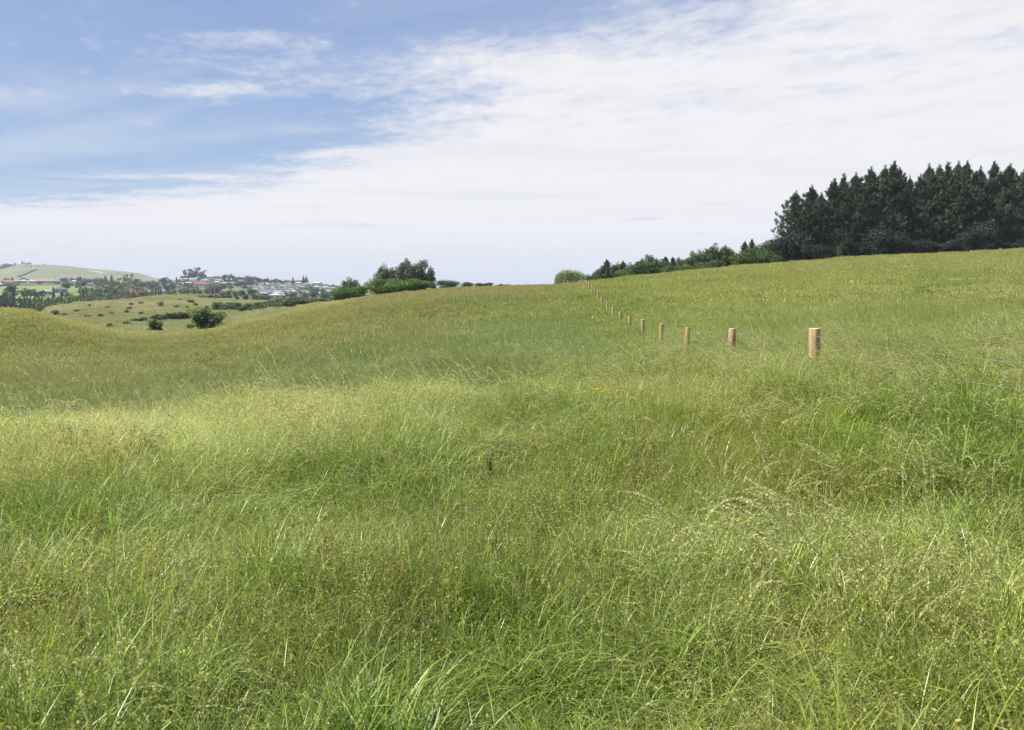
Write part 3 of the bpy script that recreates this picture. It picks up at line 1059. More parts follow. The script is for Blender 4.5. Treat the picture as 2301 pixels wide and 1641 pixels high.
# radiata pine: whorls of rising limbs ending in upright tufts
for v in range(5):
    tb = MB()
    lean = rng.normal(0, .012, 2)
    tb.tube([(0, 0, -.05), (lean[0], lean[1], .5), (2 * lean[0], 2 * lean[1], .985)], [.017, .012, .002], 7)
    cs, us, lv = [], [], []
    nz_ = 23
    for k in range(nz_):
        z = .10 + .86 * (k / (nz_ - 1)) ** .92 + rng.normal(0, .006)
        prof = .29 * (1 - max(0, (z - .22) / .80) ** 1.6) * (.6 + .4 * min(1, z / .28)) + .010
        nl = int(rng.integers(5, 8))
        for q in range(nl):
            a = 2 * math.pi * (q + rng.random() * .7) / nl + k
            Lm = prof * (.45 + .85 * rng.random())
            if rng.random() < .16:
                continue
            el = R(4 + 58 * z ** 1.2 + rng.normal(0, 9))
            b = Vector((lean[0] * 2 * z, lean[1] * 2 * z, z))
            dv = Vector((math.cos(a) * math.cos(el), math.sin(a) * math.cos(el), math.sin(el)))
            m1 = b + dv * Lm * .55
            e = m1 + (dv + Vector((0, 0, .45))).normalized() * Lm * .5
            tb.tube([b, m1, e], [.0042, .003, .001], 4, False)
            sd = Vector((-math.sin(a), math.cos(a), 0))
            shade_ = rng.random()
            nt_ = 5 + int(Lm * 46)
            for j in range(nt_):
                f_ = .30 + .72 * rng.random()
                pnt = (b.lerp(m1, f_ / .55) if f_ < .55 else m1.lerp(e, (f_ - .55) / .45))
                pnt = pnt + sd * rng.normal(0, .30) * Lm * (1.05 - f_ * .6) + Vector((0, 0, abs(rng.normal(0, .012))))
                cs.append(pnt)
                us.append((dv * .55 + Vector((0, 0, 1.0)) + sd * rng.normal(0, .3)).normalized())
                lv.append(shade_)
            if z > .45:
                for j in range(2):
                    cs.append(e + Vector((0, 0, .009 * j)))
                    us.append(Vector((0, 0, 1.6)))
                    lv.append(shade_)
    for j in range(14):          # leader
        cs.append(Vector((2 * lean[0], 2 * lean[1], .91 + .0115 * j)))
        us.append(Vector((0, 0, 1)))
        lv.append(.6)
    cs, us, lv = np.array(cs), np.array(us), np.array(lv)
    m_ = 9
    N_ = len(cs)
    d = unit(us[:, None, :] * 1.15 + rng.normal(size=(N_, m_, 3)) * .75)
    ln = (.022 + .016 * rng.random((N_, m_)))[..., None]
    sdv = unit(np.cross(d, rng.normal(size=d.shape)))
    p0 = cs[:, None, :] + rng.normal(size=(N_, m_, 3)) * .004
    wv = .0052
    Q = np.stack([p0 - sdv * wv * .5, p0 + sdv * wv * .5, p0 + d * ln + sdv * wv * .35, p0 + d * ln - sdv * wv * .35], 2).reshape(-1, 4, 3)
    vv = np.clip(np.repeat(lv, m_) * .6 + .4 * rng.random(N_ * m_), 0, 1)
    kind_add('pine', Q, np.stack([vv, vv * 0, vv * 0], -1), tb, .50, 'pine')
    print('pine quads', len(Q))

# two lobed shrub; pale flower heads also paint in its sunlit upper left
Lc = lobes_in(15, (-.12, 0, .55), (.30, .30, .28), .13, .20) + lobes_in(10, (.25, 0, .42), (.16, .22, .24), .12, .17) + lobes_in(8, (-.1, 0, .22), (.38, .3, .10), .10, .14)
Q1, c1 = shell(Lc, 7500, .030)
kind_add('flowering_shrub', Q1, c1, trunk_to(Lc, .5, .03, 12, .1), 1.0, 'mid')
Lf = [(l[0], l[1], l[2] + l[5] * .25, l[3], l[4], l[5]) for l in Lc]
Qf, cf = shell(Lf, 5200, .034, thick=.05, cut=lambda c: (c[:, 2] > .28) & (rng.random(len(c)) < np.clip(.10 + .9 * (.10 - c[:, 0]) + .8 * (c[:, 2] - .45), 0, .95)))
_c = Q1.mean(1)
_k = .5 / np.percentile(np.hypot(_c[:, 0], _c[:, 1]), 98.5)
LIT_BLOOM = quads('lit_flower_heads', Qf * [_k, _k, 1 / np.percentile(_c[:, 2], 99.7)], cf)
LIT_BLOOM.materials.append(LM['lime'])
for lm, nm in (('yellow', 'gorse_yellow'), ('orange', 'gorse_orange')):
    L_ = lobes_in(12, (0, 0, .36), (.38, .32, .18), .13, .20)
    Q, c = shell(L_, 1500, .05)
    kind_add(nm, Q, c, trunk_to(L_, .4), 1.0, lm)


def plant_tree(name, kind, px, top, wpx, Y, label=None, cat='tree', group=None, base=None, y_lo=300.0, y_hi=1500.0, i=None, minh=.6):
    """tree standing where the photograph shows it: column px, top row, width, and depth Y (or the row its base stands on)"""
    if Y is None:
        Y = hit(px, base, y_lo, y_hi)
    p = at(px, HOR, Y)
    z = float(terrain(p[0], p[1]))
    h = max(minh, at(px, top, Y)[2] - z)
    wm = wpx / F * Y
    cm, tm, W0 = random.choice(KIND[kind]) if i is None else KIND[kind][i % len(KIND[kind])]
    o = empty(name, (p[0], p[1], z), random.uniform(0, 6.28) if kind != 'flowering_shrub' else 0, (wm / W0, wm / W0, h))
    obj('crown', cm, o)
    obj('trunk', tm, o)
    tag(o, label, cat, group)
    return o


ORD = ['first', 'second', 'third', 'fourth', 'fifth', 'sixth', 'seventh', 'eighth', 'ninth', 'tenth', 'eleventh', 'twelfth', 'thirteenth', 'fourteenth',
       'fifteenth', 'sixteenth', 'seventeenth', 'eighteenth', 'nineteenth', 'twentieth', 'twenty-first', 'twenty-second', 'twenty-third', 'twenty-fourth', 'twenty-fifth', 'twenty-sixth', 'twenty-seventh', 'twenty-eighth']

# ------------------------------------------------------------------ pine plantation on the right crest
front = [(1785, 437, 84, 121), (1812, 424, 78, 124), (1833, 441, 60, 122), (1866, 408, 84, 122), (1885, 399, 76, 124), (1914, 398, 84, 121), (1941, 384, 86, 123), (1972, 381, 84, 122),
         (1998, 370, 88, 123), (2012, 384, 70, 127), (2032, 404, 56, 128), (2052, 400, 74, 123), (2078, 377, 80, 124), (2096, 378, 76, 126), (2118, 373, 84, 123), (2139, 373, 76, 125),
         (2161, 370, 84, 123), (2186, 384, 76, 125), (2217, 370, 86, 123), (2240, 395, 70, 126), (2258, 377, 84, 123), (2280, 390, 74, 126), (2300, 374, 86, 124), (2335, 380, 90, 125), (2372, 385, 90, 125)]
LBL_EXTRA = {0: 'shorter dark pine forming the left end of the tall row', 8: 'tallest dark pine, its tip highest in the left half of the row', 10: 'small thin topped pine in the notch of the tall row'}
for i, (px, top, wd, Y) in enumerate(front):
    plant_tree('pine_tree', 'pine', px, top, wd * 1.22, Y, LBL_EXTRA.get(i, 'dark pine in the tall row on the crest, %s from its left end' % ORD[i]), 'pine tree', 'dark pines along the right crest', i=i)
for i in range(9):
    px = 1850 + i * 55 + random.uniform(-6, 6)
    top = float(np.interp(px, [1790, 1880, 2000, 2050, 2300], [470, 430, 405, 425, 410])) + random.uniform(-6, 14)
    plant_tree('pine_tree', 'pine', px, top, 88, 136, 'dark pine standing behind the tall front row, %s from the left' % ORD[i], 'pine tree', 'pines behind the front row', i=i + 2)
# undergrowth along the foot of the pines
for i, (px, top, wd, k) in enumerate([(1756, 528, 50, 'bush_dark'), (1778, 548, 46, 'bush_dark'), (1802, 545, 44, 'bush_dark'), (1826, 550, 46, 'bush_dark'), (1850, 548, 44, 'bush_dark'), (1874, 556, 40, 'bush_dull'), (1902, 535, 50, 'bush_dark'),
                                     (1935, 552, 44, 'bush_dark'), (1965, 510, 66, 'bush_dark'), (2012, 522, 60, 'bush_dark'), (2050, 538, 44, 'bush_dark'), (2082, 540, 46, 'bush_dark'), (2110, 545, 50, 'bush_dark'), (2142, 540, 50, 'bush_dark'),
                                     (2172, 515, 54, 'bush_dark'), (2205, 500, 66, 'bush_dark'), (2235, 540, 44, 'bush_dark'), (2262, 545, 50, 'bush_dark'), (2292, 532, 50, 'bush_dark')]):
    plant_tree('shrub', k, px, top, wd, 118, 'low shrub under the tall pines, %s from the left along their foot' % ORD[i], 'shrub', 'shrubs under the pines')

# mixed row between the pines and the end of the fence
mixed = [('small round green tree at the low left end of the mixed row', 'bush_mid', 1330, 617, 32, 124),
         ('leaning grey green tree with sky showing through near the end of the row', 'spray_tree', 1349, 600, 34, 126),
         ('taller dark pine near the left end of the mixed row', 'pine', 1365, 585, 34, 127),
         ('grey green tree just right of the taller end pine', 'spray_tree', 1383, 592, 34, 127),
         ('dark pine topped by two small points in the mixed row', 'pine', 1400, 588, 34, 127),
         ('low bright green bush in front of the dark pines', 'bush_green', 1399, 606, 40, 119),
         ('bluish green tree with many upright shoots', 'spray_tree_green', 1421, 592, 44, 122),
         ('dark grey green tree behind the bluish one', 'spray_tree', 1441, 583, 38, 127),
         ('broad dark green tree, highest of the low part of the row', 'spray_tree_green', 1463, 574, 56, 122),
         ('mid green tree leaning on the broad dark one', 'spray_tree_green', 1484, 584, 46, 121),
         ('slim pine tip standing above the green bushes', 'pine', 1495, 578, 28, 127),
         ('second slim pine tip above the green bushes', 'pine', 1512, 579, 28, 127),
         ('yellowish green bush at the foot of the slim pines', 'bush_mid', 1508, 597, 44, 118),
         ('grey green tree with a blunt top right of the slim pines', 'spray_tree', 1529, 580, 36, 127),
         ('light green bush below the blunt topped tree', 'bush_green', 1538, 595, 44, 118),
         ('small grey green tree in the dip of the mixed row', 'spray_tree', 1546, 582, 30, 128),
         ('dense green tree on the left of the tall leafy group', 'spray_tree_green', 1561, 566, 48, 121),
         ('green tree with a ragged crown inside the leafy group', 'spray_tree_green', 1582, 561, 50, 122),
         ('tallest leafy tree of the mixed row with a forked tip', 'spray_tree_green', 1609, 550, 54, 121),
         ('leafy tree with thin bare leaders right of the tallest', 'spray_tree_green', 1632, 553, 46, 121),
         ('low dark bush filling the foot of the leafy group', 'bush_dull', 1596, 585, 60, 118),
         ('bright green rounded tree between leafy group and twin pines', 'bush_green', 1660, 568, 46, 119),
         ('left one of the twin dark pines above the green bushes', 'pine', 1669, 545, 34, 126),
         ('right one of the twin dark pines above the green bushes', 'pine', 1687, 539, 32, 126),
         ('wide mid green tree below the twin pines', 'bush_mid', 1686, 560, 56, 118),
         ('bluish green tree with fine tips beside the big pines', 'spray_tree_green', 1712, 543, 50, 120),
         ('grey green tree touching the first big pine', 'spray_tree_green', 1732, 541, 50, 120),
         ('low mid green bush in front of the grey green tree', 'bush_mid', 1722, 566, 60, 117)]
for i, (lb, k, px, top, wd, Y) in enumerate(mixed):
    plant_tree('pine_tree' if k == 'pine' else ('tree' if 'tree' in k else 'bush'), k, px, top, wd * 1.15, Y, lb, 'pine tree' if k == 'pine' else 'tree', 'mixed trees along the crest', i=i)
plant_tree('willow_tree', 'willow', 1281, 607.5, 71, 122, 'round pale green willow beside the far end of the fence', 'willow tree', i=0)

# ------------------------------------------------------------------ group of trees on the middle crest
mid = [('loose topped tree showing behind the left pair of green bushes', 'spray_tree_green', 787, 625, 48, 146, 'tree'),
       ('bright green bush at the left end of the group', 'bush_green', 766, 645, 52, 136, 'bush'),
       ('bright green bush standing right of the end bush', 'bush_green', 802, 643, 54, 139, 'bush'),
       ('shorter grey green tree left of the big feathery ones', 'spray_tree', 868, 597, 56, 152, 'tree'),
       ('tallest feathery grey green tree in the middle of the group', 'spray_tree', 916, 584, 62, 152, 'tree'),
       ('dark feathery tree forming the right shoulder of the group', 'spray_tree', 947, 586, 58, 154, 'tree'),
       ('broad bright green bush in front of the feathery trees', 'bush_green', 862, 626, 78, 140, 'bush'),
       ('low bright bush under the right side of the broad one', 'bush_green', 897, 634, 56, 138, 'bush'),
       ('green bush in front of the dark feathery tree', 'bush_green', 940, 627, 66, 138, 'bush'),
       ('small dark bush tucked behind the right end of the group', 'bush_dark', 970, 635, 26, 142, 'bush'),
       ('round green bush standing alone right of the tree group', 'bush_mid', 1005, 630, 48, 138, 'bush'),
       ('low dark green bush second along the thinning row', 'bush_mid', 1048, 634, 38, 136, 'bush'),
       ('small dark bush third along the thinning row', 'bush_dull', 1078, 636, 28, 136, 'bush'),
       ('small bush fourth along the thinning row', 'bush_dull', 1098, 635.5, 26, 136, 'bush'),
       ('tiny low bush just showing over the crest', 'bush_dull', 1122, 638.5, 22, 140, 'bush'),
       ('tiniest bush at the right end of the thinning row', 'bush_dull', 1141, 639, 18, 140, 'bush'),
       ('tiny treetop on the skyline left of the willow', 'bush_dull', 1218, 639, 24, 138, 'bush')]
for i, (lb, k, px, top, wd, Y, ct) in enumerate(mid):
    plant_tree(ct, k, px, top, wd * (1.12 if k != 'spray_tree' else 1.05), Y, lb, ct, 'trees on the middle crest', i=i)
plant_tree('flowering_bush', 'gorse_orange', 966, 647.5, 24, 134, 'small bush covered in orange yellow flowers on the crest', 'bush')

# ------------------------------------------------------------------ shrubs in the hollow and on the pale hillside
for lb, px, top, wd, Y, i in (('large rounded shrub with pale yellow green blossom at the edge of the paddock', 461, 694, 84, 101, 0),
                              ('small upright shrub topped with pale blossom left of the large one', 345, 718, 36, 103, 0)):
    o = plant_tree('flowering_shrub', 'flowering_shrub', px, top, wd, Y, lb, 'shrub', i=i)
    obj('blossom', LIT_BLOOM, o)
plant_tree('shrub', 'bush_dark_far', 247, 728, 30, 106, 'low dark shrub in the dip left of the small blossom shrub', 'shrub')
dots = [(199, 684, 689, 8), (174, 689, 692, 6), (170, 696, 703, 13), (121, 697, 713, 20), (142, 704, 712, 15), (237, 689, 694, 13), (246, 688, 692, 8), (293, 681, 687, 9), (288, 690, 697, 13), (315, 679, 684, 13),
        (359, 678, 690, 16), (395, 686, 692, 13), (193, 708, 714, 16), (223, 706, 713, 14), (247, 702, 709, 12), (282, 697, 705, 10), (314, 701, 707, 11), (427, 674, 682, 17), (438, 681, 688, 11), (419, 688, 693, 10), (462, 688, 695, 13), (404, 672, 675, 6), (148, 716, 720, 8)]
for i, (px, top, base, wd) in enumerate(sorted(dots)):
    plant_tree('shrub', random.choice(['bush_gorse_far', 'bush_olive_far', 'bush_dull_far']), px, top - .8, wd * 1.1, None,
               'small dark shrub dotted on the pale hillside, %s from the left' % ORD[i], 'shrub', 'shrubs dotted on the pale hillside', base=base, y_lo=104, y_hi=232, minh=.35)
band = []
for i in range(17):
    px = 296 + i * 8 + random.uniform(-2, 2)
    band.append((px, float(np.interp(px, [296, 340, 380, 425], [716, 708, 701, 698])) + random.uniform(-1, 4), float(np.interp(px, [296, 340, 380, 425], [723, 722, 720, 717])), 17))
for i in range(8):
    band.append((483 + i * 7, 680 + random.uniform(-2, 3), 699 + random.uniform(-3, 2), 17))
for i in range(10):
    band.append((540 + i * 6, 686 + random.uniform(-4, 3) - i * .6, 702 - i * .8, 17))
for i in range(32):
    px = 560 + i * 5.8 + random.uniform(-2, 2)
    lo = float(np.interp(px, [560, 620, 680, 750], [700, 696, 688, 678]))
    up = float(np.interp(px, [560, 600, 640, 660, 700, 750], [684, 675, 668, 666, 670, 673]))
    for q in (0, 1):
        band.append((px + 3 * q, up + q * 6 + random.uniform(-1, 2), lo - 8 * (1 - q), 17))
NB = {}
for px, top, base, wd in sorted(band):
    k = random.choice(['bush_mid_far', 'bush_gorse_far', 'bush_olive_far', 'bush_dull_far']) if px < 640 else random.choice(['bush_gorse_far', 'bush_olive_far', 'bush_brown_far', 'bush_dull_far'])
    zone = 'the middle scrub band' if px < 440 else ('the scrub behind the large blossom shrub' if px < 538 else 'the long crest scrub band')
    cw = {'mid': 'green', 'gorse': 'dull', 'olive': 'olive', 'dull': 'greyish', 'brown': 'brown'}[k.split('_')[1]]
    NB[(zone, cw)] = NB.get((zone, cw), 0) + 1
    plant_tree('scrub_bush', k, px, top, wd * 1.15, None, '%s %s bush from the left in %s' % (ORD[NB[(zone, cw)] - 1], cw, zone), 'bush', 'scrub on the hillside', base=base, y_lo=106, y_hi=240, minh=.5)
for lb, px, top, base, wd in (('bright yellow flowering gorse clump in the hollow', 275, 719, 729, 30), ('yellow gorse patch left of the bright clump', 211, 723, 728, 12),
                              ('faint yellow gorse patch higher on the pale hillside', 178, 704, 710, 18), ('low yellow gorse beside the bright clump', 258, 721, 727, 14)):
    plant_tree('gorse_bush', 'gorse_yellow', px, top, wd, None, lb, 'gorse bush', 'yellow gorse on the hillside', base=base, y_lo=104, y_hi=232, minh=.4)
# hedge and fence along the left spur
hx = [-8, 4, 14, 24, 33, 42, 50, 58, 67, 76, 85, 96, 104, 122, 133, 142, 150, 160, 168, 176, 186, 196, 205]
for i, px in enumerate(hx):
    yb = float(np.interp(px, [0, 52, 112, 158, 211], [691, 700.5, 714.5, 727, 737]))
    hh = 8 if px < 100 else 6
    plant_tree('hedge_bush', random.choice(['bush_dark_far', 'bush_brown_far', 'bush_dark_far']), px, yb - hh - random.uniform(0, 3), 15, None if False else float(np.interp(px, [0, 200], [84, 103])),
               'dark hedge bush above the left slope, %s from the left' % ORD[i], 'bush', 'hedge above the left slope', minh=.8)

# ------------------------------------------------------------------ fences
M_POST = plain('treated_pine', (.36, .235, .115), .8, .25, 9)
m_, t, o_ = mat('treated_pine_grain')
co_ = t.n('ShaderNodeTexCoord')
sx = t.n('ShaderNodeSeparateXYZ')
t.l(co_.outputs['Object'], sx.inputs[0])
gr = t.noise(t.vec(t.m('MULTIPLY', sx.outputs[0], 60.0), t.m('MULTIPLY', sx.outputs[1], 60.0), t.m('MULTIPLY', sx.outputs[2], 3.0)), 1.0, 5, .65)
bl = t.noise(t.vec(sx.outputs[0], sx.outputs[1], sx.outputs[2]), 5.0, 3, .6)
oi_ = t.n('ShaderNodeObjectInfo')
c_ = t.mix(t.smooth(gr, .35, .68), (.23, .14, .06), (.54, .37, .18))
c_ = t.mix(t.m('MULTIPLY', t.smooth(bl, .42, .7), t.m('ADD', t.m('MULTIPLY', oi_.outputs['Random'], .5), .05)), c_, (.29, .26, .21))
p = t.n('ShaderNodeBsdfPrincipled')
p.inputs['Roughness'].default_value = .8
t.l(c_, p.inputs['Base Color'])
bp_ = t.n('ShaderNodeBump')
bp_.inputs['Strength'].default_value = .5
bp_.inputs['Distance'].default_value = .006
t.l(gr, bp_.inputs['Height'])
t.l(bp_.outputs[0], p.inputs['Normal'])
t.l(p.outputs[0], o_.inputs[0])
M_POST = m_
M_CAP = plain('sawn_end', (.62, .58, .50), .8, .12, 20)
M_GREY = plain('weathered_wood', (.34, .31, .26), .85, .25, 6)
M_WIRE, t, o_ = mat('galvanised_wire')
p = t.n('ShaderNodeBsdfPrincipled')
p.inputs['Base Color'].default_value = (.50, .51, .54, 1)
p.inputs['Metallic'].default_value = .7
p.inputs['Roughness'].default_value = .45
t.l(p.outputs[0], o_.inputs[0])


def post_mesh(dia, h, m=M_POST):
    b = MB()
    r = dia / 2
    n = 14
    k = random.uniform(0, 6)
    zs = [-.6, 0, h * .4, h * .8, h - .02, h]
    rs = [r * 1.02, r * 1.01, r, r * .98, r * .97, r * .90]
    vs, fs = [], []
    for z, q in zip(zs, rs):
        for a in range(n):
            an = 2 * math.pi * a / n
            w_ = q * (1 + .03 * math.sin(3 * an + k) + .015 * math.sin(7 * an + z * 5))
            vs.append((w_ * math.cos(an), w_ * math.sin(an), z))
    for i in range(len(zs) - 1):
        for a in range(n):
            fs.append((i * n + a, i * n + (a + 1) % n, (i + 1) * n + (a + 1) % n, (i + 1) * n + a))
    b.add(vs, fs)
    me = b.mesh('post', m, True)
    c = MB()
    c.add([(v[0], v[1], h) for v in vs[-n:]], [tuple(range(n))])
    return me, c.mesh('sawn_top', M_CAP)


fence = empty('wire_fence', (0, 0, 0))
tag(fence, 'post and wire fence of round timber posts running over the paddock crest', 'fence')
tops = {0: -.44, 1: -.52, 2: -.77, 3: -.995, 4: -1.12, 5: -1.17, 6: -1.21, 7: -1.16, 8: -.98, 9: -.77, 10: -.52, 11: -.17, 12: .15, 13: .44, 14: .70, 15: .88, 16: .985, 17: 1.12, 18: 1.19, 19: 1.19, 20: 1.12, 21: .95, -1: -.42}
dia = {1: .152, 2: .150, 3: .122, 4: .14, 5: .138, 6: .142, 7: .138}
P_ = []
for k in sorted(tops):
    Y = 10.5 + 5.0 * (k - 1)
    X = 0.0505 * Y + 3.53 + (.05 if k == 13 else 0)
    zt = EYE + tops[k]
    g = float(terrain(X, Y))
    h = max(.9, zt - g)
    z0 = zt - h
    pm, cmh = post_mesh(dia.get(k, .13), h)
    po = obj('post', pm, fence)
    po.location = (X, Y, z0)
    po.rotation_euler = (random.uniform(-.035, .035), random.uniform(-.035, .035), random.uniform(0, 6))
    cp_ = obj('sawn_top', cmh, po)
    P_.append((X, Y, zt))
for j, dzw in enumerate((.09, .29, .52, .76)):
    b = MB()
    pts = []
    for a_, b_ in zip(P_[:-1], P_[1:]):
        for q in range(4):
            f_ = q / 4
            pts.append((a_[0] + (b_[0] - a_[0]) * f_ - .076, a_[1] + (b_[1] - a_[1]) * f_, a_[2] + (b_[2] - a_[2]) * f_ - dzw - .03 * math.sin(math.pi * f_)))
    b.tube(pts, .0015, 5)
    obj('wire', b.mesh('wire', M_WIRE, True), fence)

f2 = empty('wire_fence', (0, 0, 0))
tag(f2, 'weathered fence at the foot of the pines on the right crest', 'fence')
pp = []
for px, top in ((2118, 568), (2150, 566), (2182, 562.2), (2214, 561.5), (2247.5, 557.5), (2281, 559), (2310, 557), (2345, 556)):
    Y = 112.0
    q = at(px, top, Y)
    g = float(terrain(q[0], q[1]))
    h = max(.9, q[2] - g)
    pm, cmh = post_mesh(.17, h, M_GREY)
    po = obj('post', pm, f2)
    po.location = (q[0], q[1], q[2] - h)
    pp.append(q)
for dzw in (.10, .35):
    b = MB()
    b.tube([(q[0], q[1] - .1, q[2] - dzw - .1) for q in pp], .03 if dzw < .2 else .012, 5)
    obj('rail' if dzw < .2 else 'wire', b.mesh('rail', M_GREY, True), f2)

f3 = empty('wire_fence', (0, 0, 0))
tag(f3, 'short pale posts of a fence in front of the dark hedge', 'fence')
for px in (-6, 6, 19.5, 33, 44.5, 55.5, 66, 75, 83.5):
    Y = float(np.interp(px, [0, 100], [80, 87]))
    yb = float(np.interp(px, [0, 52, 112], [691, 700.5, 714.5]))
    q = at(px, yb - 5.2, Y)
    g = float(terrain(q[0], q[1]))
    h = max(.8, q[2] - g)
    pm, cmh = post_mesh(.14, h, M_GREY)
    po = obj('post', pm, f3)
    po.location = (q[0], q[1], q[2] - h)

# ------------------------------------------------------------------ utility poles
M_POLE = plain('pole_wood', (.24, .20, .16), .85, .2, 4)
poles = []
for lb, px, top, Y, arm in (('tall wooden power pole among the trees at the left edge of the hillside', 182, 641, 330, True), ('slim power pole standing in the scrub beyond the pale hillside', 482, 641, 300, True)):
    q = at(px, top, Y)
    g = float(terrain(q[0], q[1]))
    o = empty('power_pole', (q[0], q[1], g))
    tag(o, lb, 'power pole')
    b = MB()
    b.tube([(0, 0, -.5), (0, 0, q[2] - g)], [.16, .11], 8)
    obj('pole', b.mesh('pole', M_POLE, True), o)
    b = MB()
    b.box(-1.1, 1.1, -.16, -.06, q[2] - g - .55, q[2] - g - .42)
    obj('crossarm', b.mesh('crossarm', M_POLE), o)
    poles.append((q[0], q[1], q[2] - .4))
b = MB()
for s_ in (-.9, .9):
    a_, e_ = Vector(poles[0]), Vector(poles[1])
    b.tube([a_.lerp(e_, k / 16) + Vector((s_ * .8, 0, -2.0 * math.sin(math.pi * k / 16))) for k in range(17)], .022, 4)
tag(obj('power_line', b.mesh('power_line', M_POLE)), 'thin power line strung between the two poles over the valley trees', 'power line')

# ------------------------------------------------------------------ houses
ROOF = {n: plain('roof_' + n, c, .55, .12, .6) for n, c in {'red': (.34, .12, .10), 'rust': (.28, .13, .10), 'grey': (.16, .165, .18), 'dark grey': (.11, .115, .125), 'green': (.24, .29, .24), 'white': (.50, .50, .50),
                                                       'pale': (.34, .35, .35), 'brown': (.22, .17, .13), 'pink': (.42, .24, .21), 'sand': (.50, .44, .36)}.items()}
WALL = {n: plain('wall_' + n, c, .8, .06, .5) for n, c in {'white': (.56, .555, .53), 'cream': (.40, .37, .31), 'brick': (.38, .24, .18), 'grey': (.45, .45, .45), 'terracotta': (.62, .36, .24)}.items()}
M_GLASS = plain('window_glass', (.05, .06, .08), .15, .1, 2, .6)


def house(px, base, wpx, roof, wall, Y=None, hip=True, storeys=1, name='house', label=None, cat='house', group=None, dome=False, depth=None, y_lo=500., y_hi=1480., rh=None, wh=None):
    if Y is None:
        Y = hit(px, base, y_lo, y_hi)
    q = at(px, HOR, Y)
    X = q[0]
    g = float(terrain(X, Y))
    W_ = wpx / F * Y
    D_ = depth or min(W_, random.uniform(8, 11))
    hw = wh or 2.7 * storeys + .3
    hr = rh or min(2.6, D_ * .22)
    o = empty(name, (X, Y, g), random.uniform(-.18, .18) + math.atan2(-X, Y) * .9)
    tag(o, label, cat, group)
    b = MB()
    b.box(-W_ / 2, W_ / 2, -D_ / 2, D_ / 2, -2.5, hw)
    wo = obj('wall', b.mesh('wall', WALL[wall]), o)
    r = MB()
    e = .55
    x0, x1, y0, y1 = -W_ / 2 - e, W_ / 2 + e, -D_ / 2 - e, D_ / 2 + e
    if dome:
        vs, fs = [], []
        n = 12
        for i in range(n + 1):
            a = math.pi * i / n
            vs += [(x0 * math.cos(a), y0, hw + hr * math.sin(a)), (x0 * math.cos(a), y1, hw + hr * math.sin(a))]
        for i in range(n):
            fs.append((2 * i, 2 * i + 1, 2 * i + 3, 2 * i + 2))
        fs += [tuple(range(0, 2 * n + 2, 2)), tuple(range(1, 2 * n + 2, 2))]
        r.add(vs, fs)
    else:
        ins = min((y1 - y0) / 2, (x1 - x0) / 2.2) if hip else 0
        v = [(x0, y0, hw), (x1, y0, hw), (x1, y1, hw), (x0, y1, hw), (x0 + ins, 0, hw + hr), (x1 - ins, 0, hw + hr), (x0, y0, hw - .18), (x1, y0, hw - .18), (x1, y1, hw - .18), (x0, y1, hw - .18)]
        r.add(v, [(0, 1, 5, 4), (2, 3, 4, 5), (1, 2, 5), (3, 0, 4), (0, 6, 7, 1), (1, 7, 8, 2), (2, 8, 9, 3), (3, 9, 6, 0), (6, 9, 8, 7)])
    obj('roof', r.mesh('roof', ROOF[roof]), o)
    nw = max(2, int(W_ / 4.5))
    for s_ in range(storeys):
        for i in range(nw):
            xc = -W_ / 2 + W_ * (i + .5) / nw
            ww = random.uniform(.7, 1.2)
            b = MB()
            b.box(xc - ww, xc + ww, -D_ / 2 - .05, -D_ / 2 + .05, .9 + 2.7 * s_, 2.1 + 2.7 * s_)
            obj('window', b.mesh('window', M_GLASS), o)
    return o


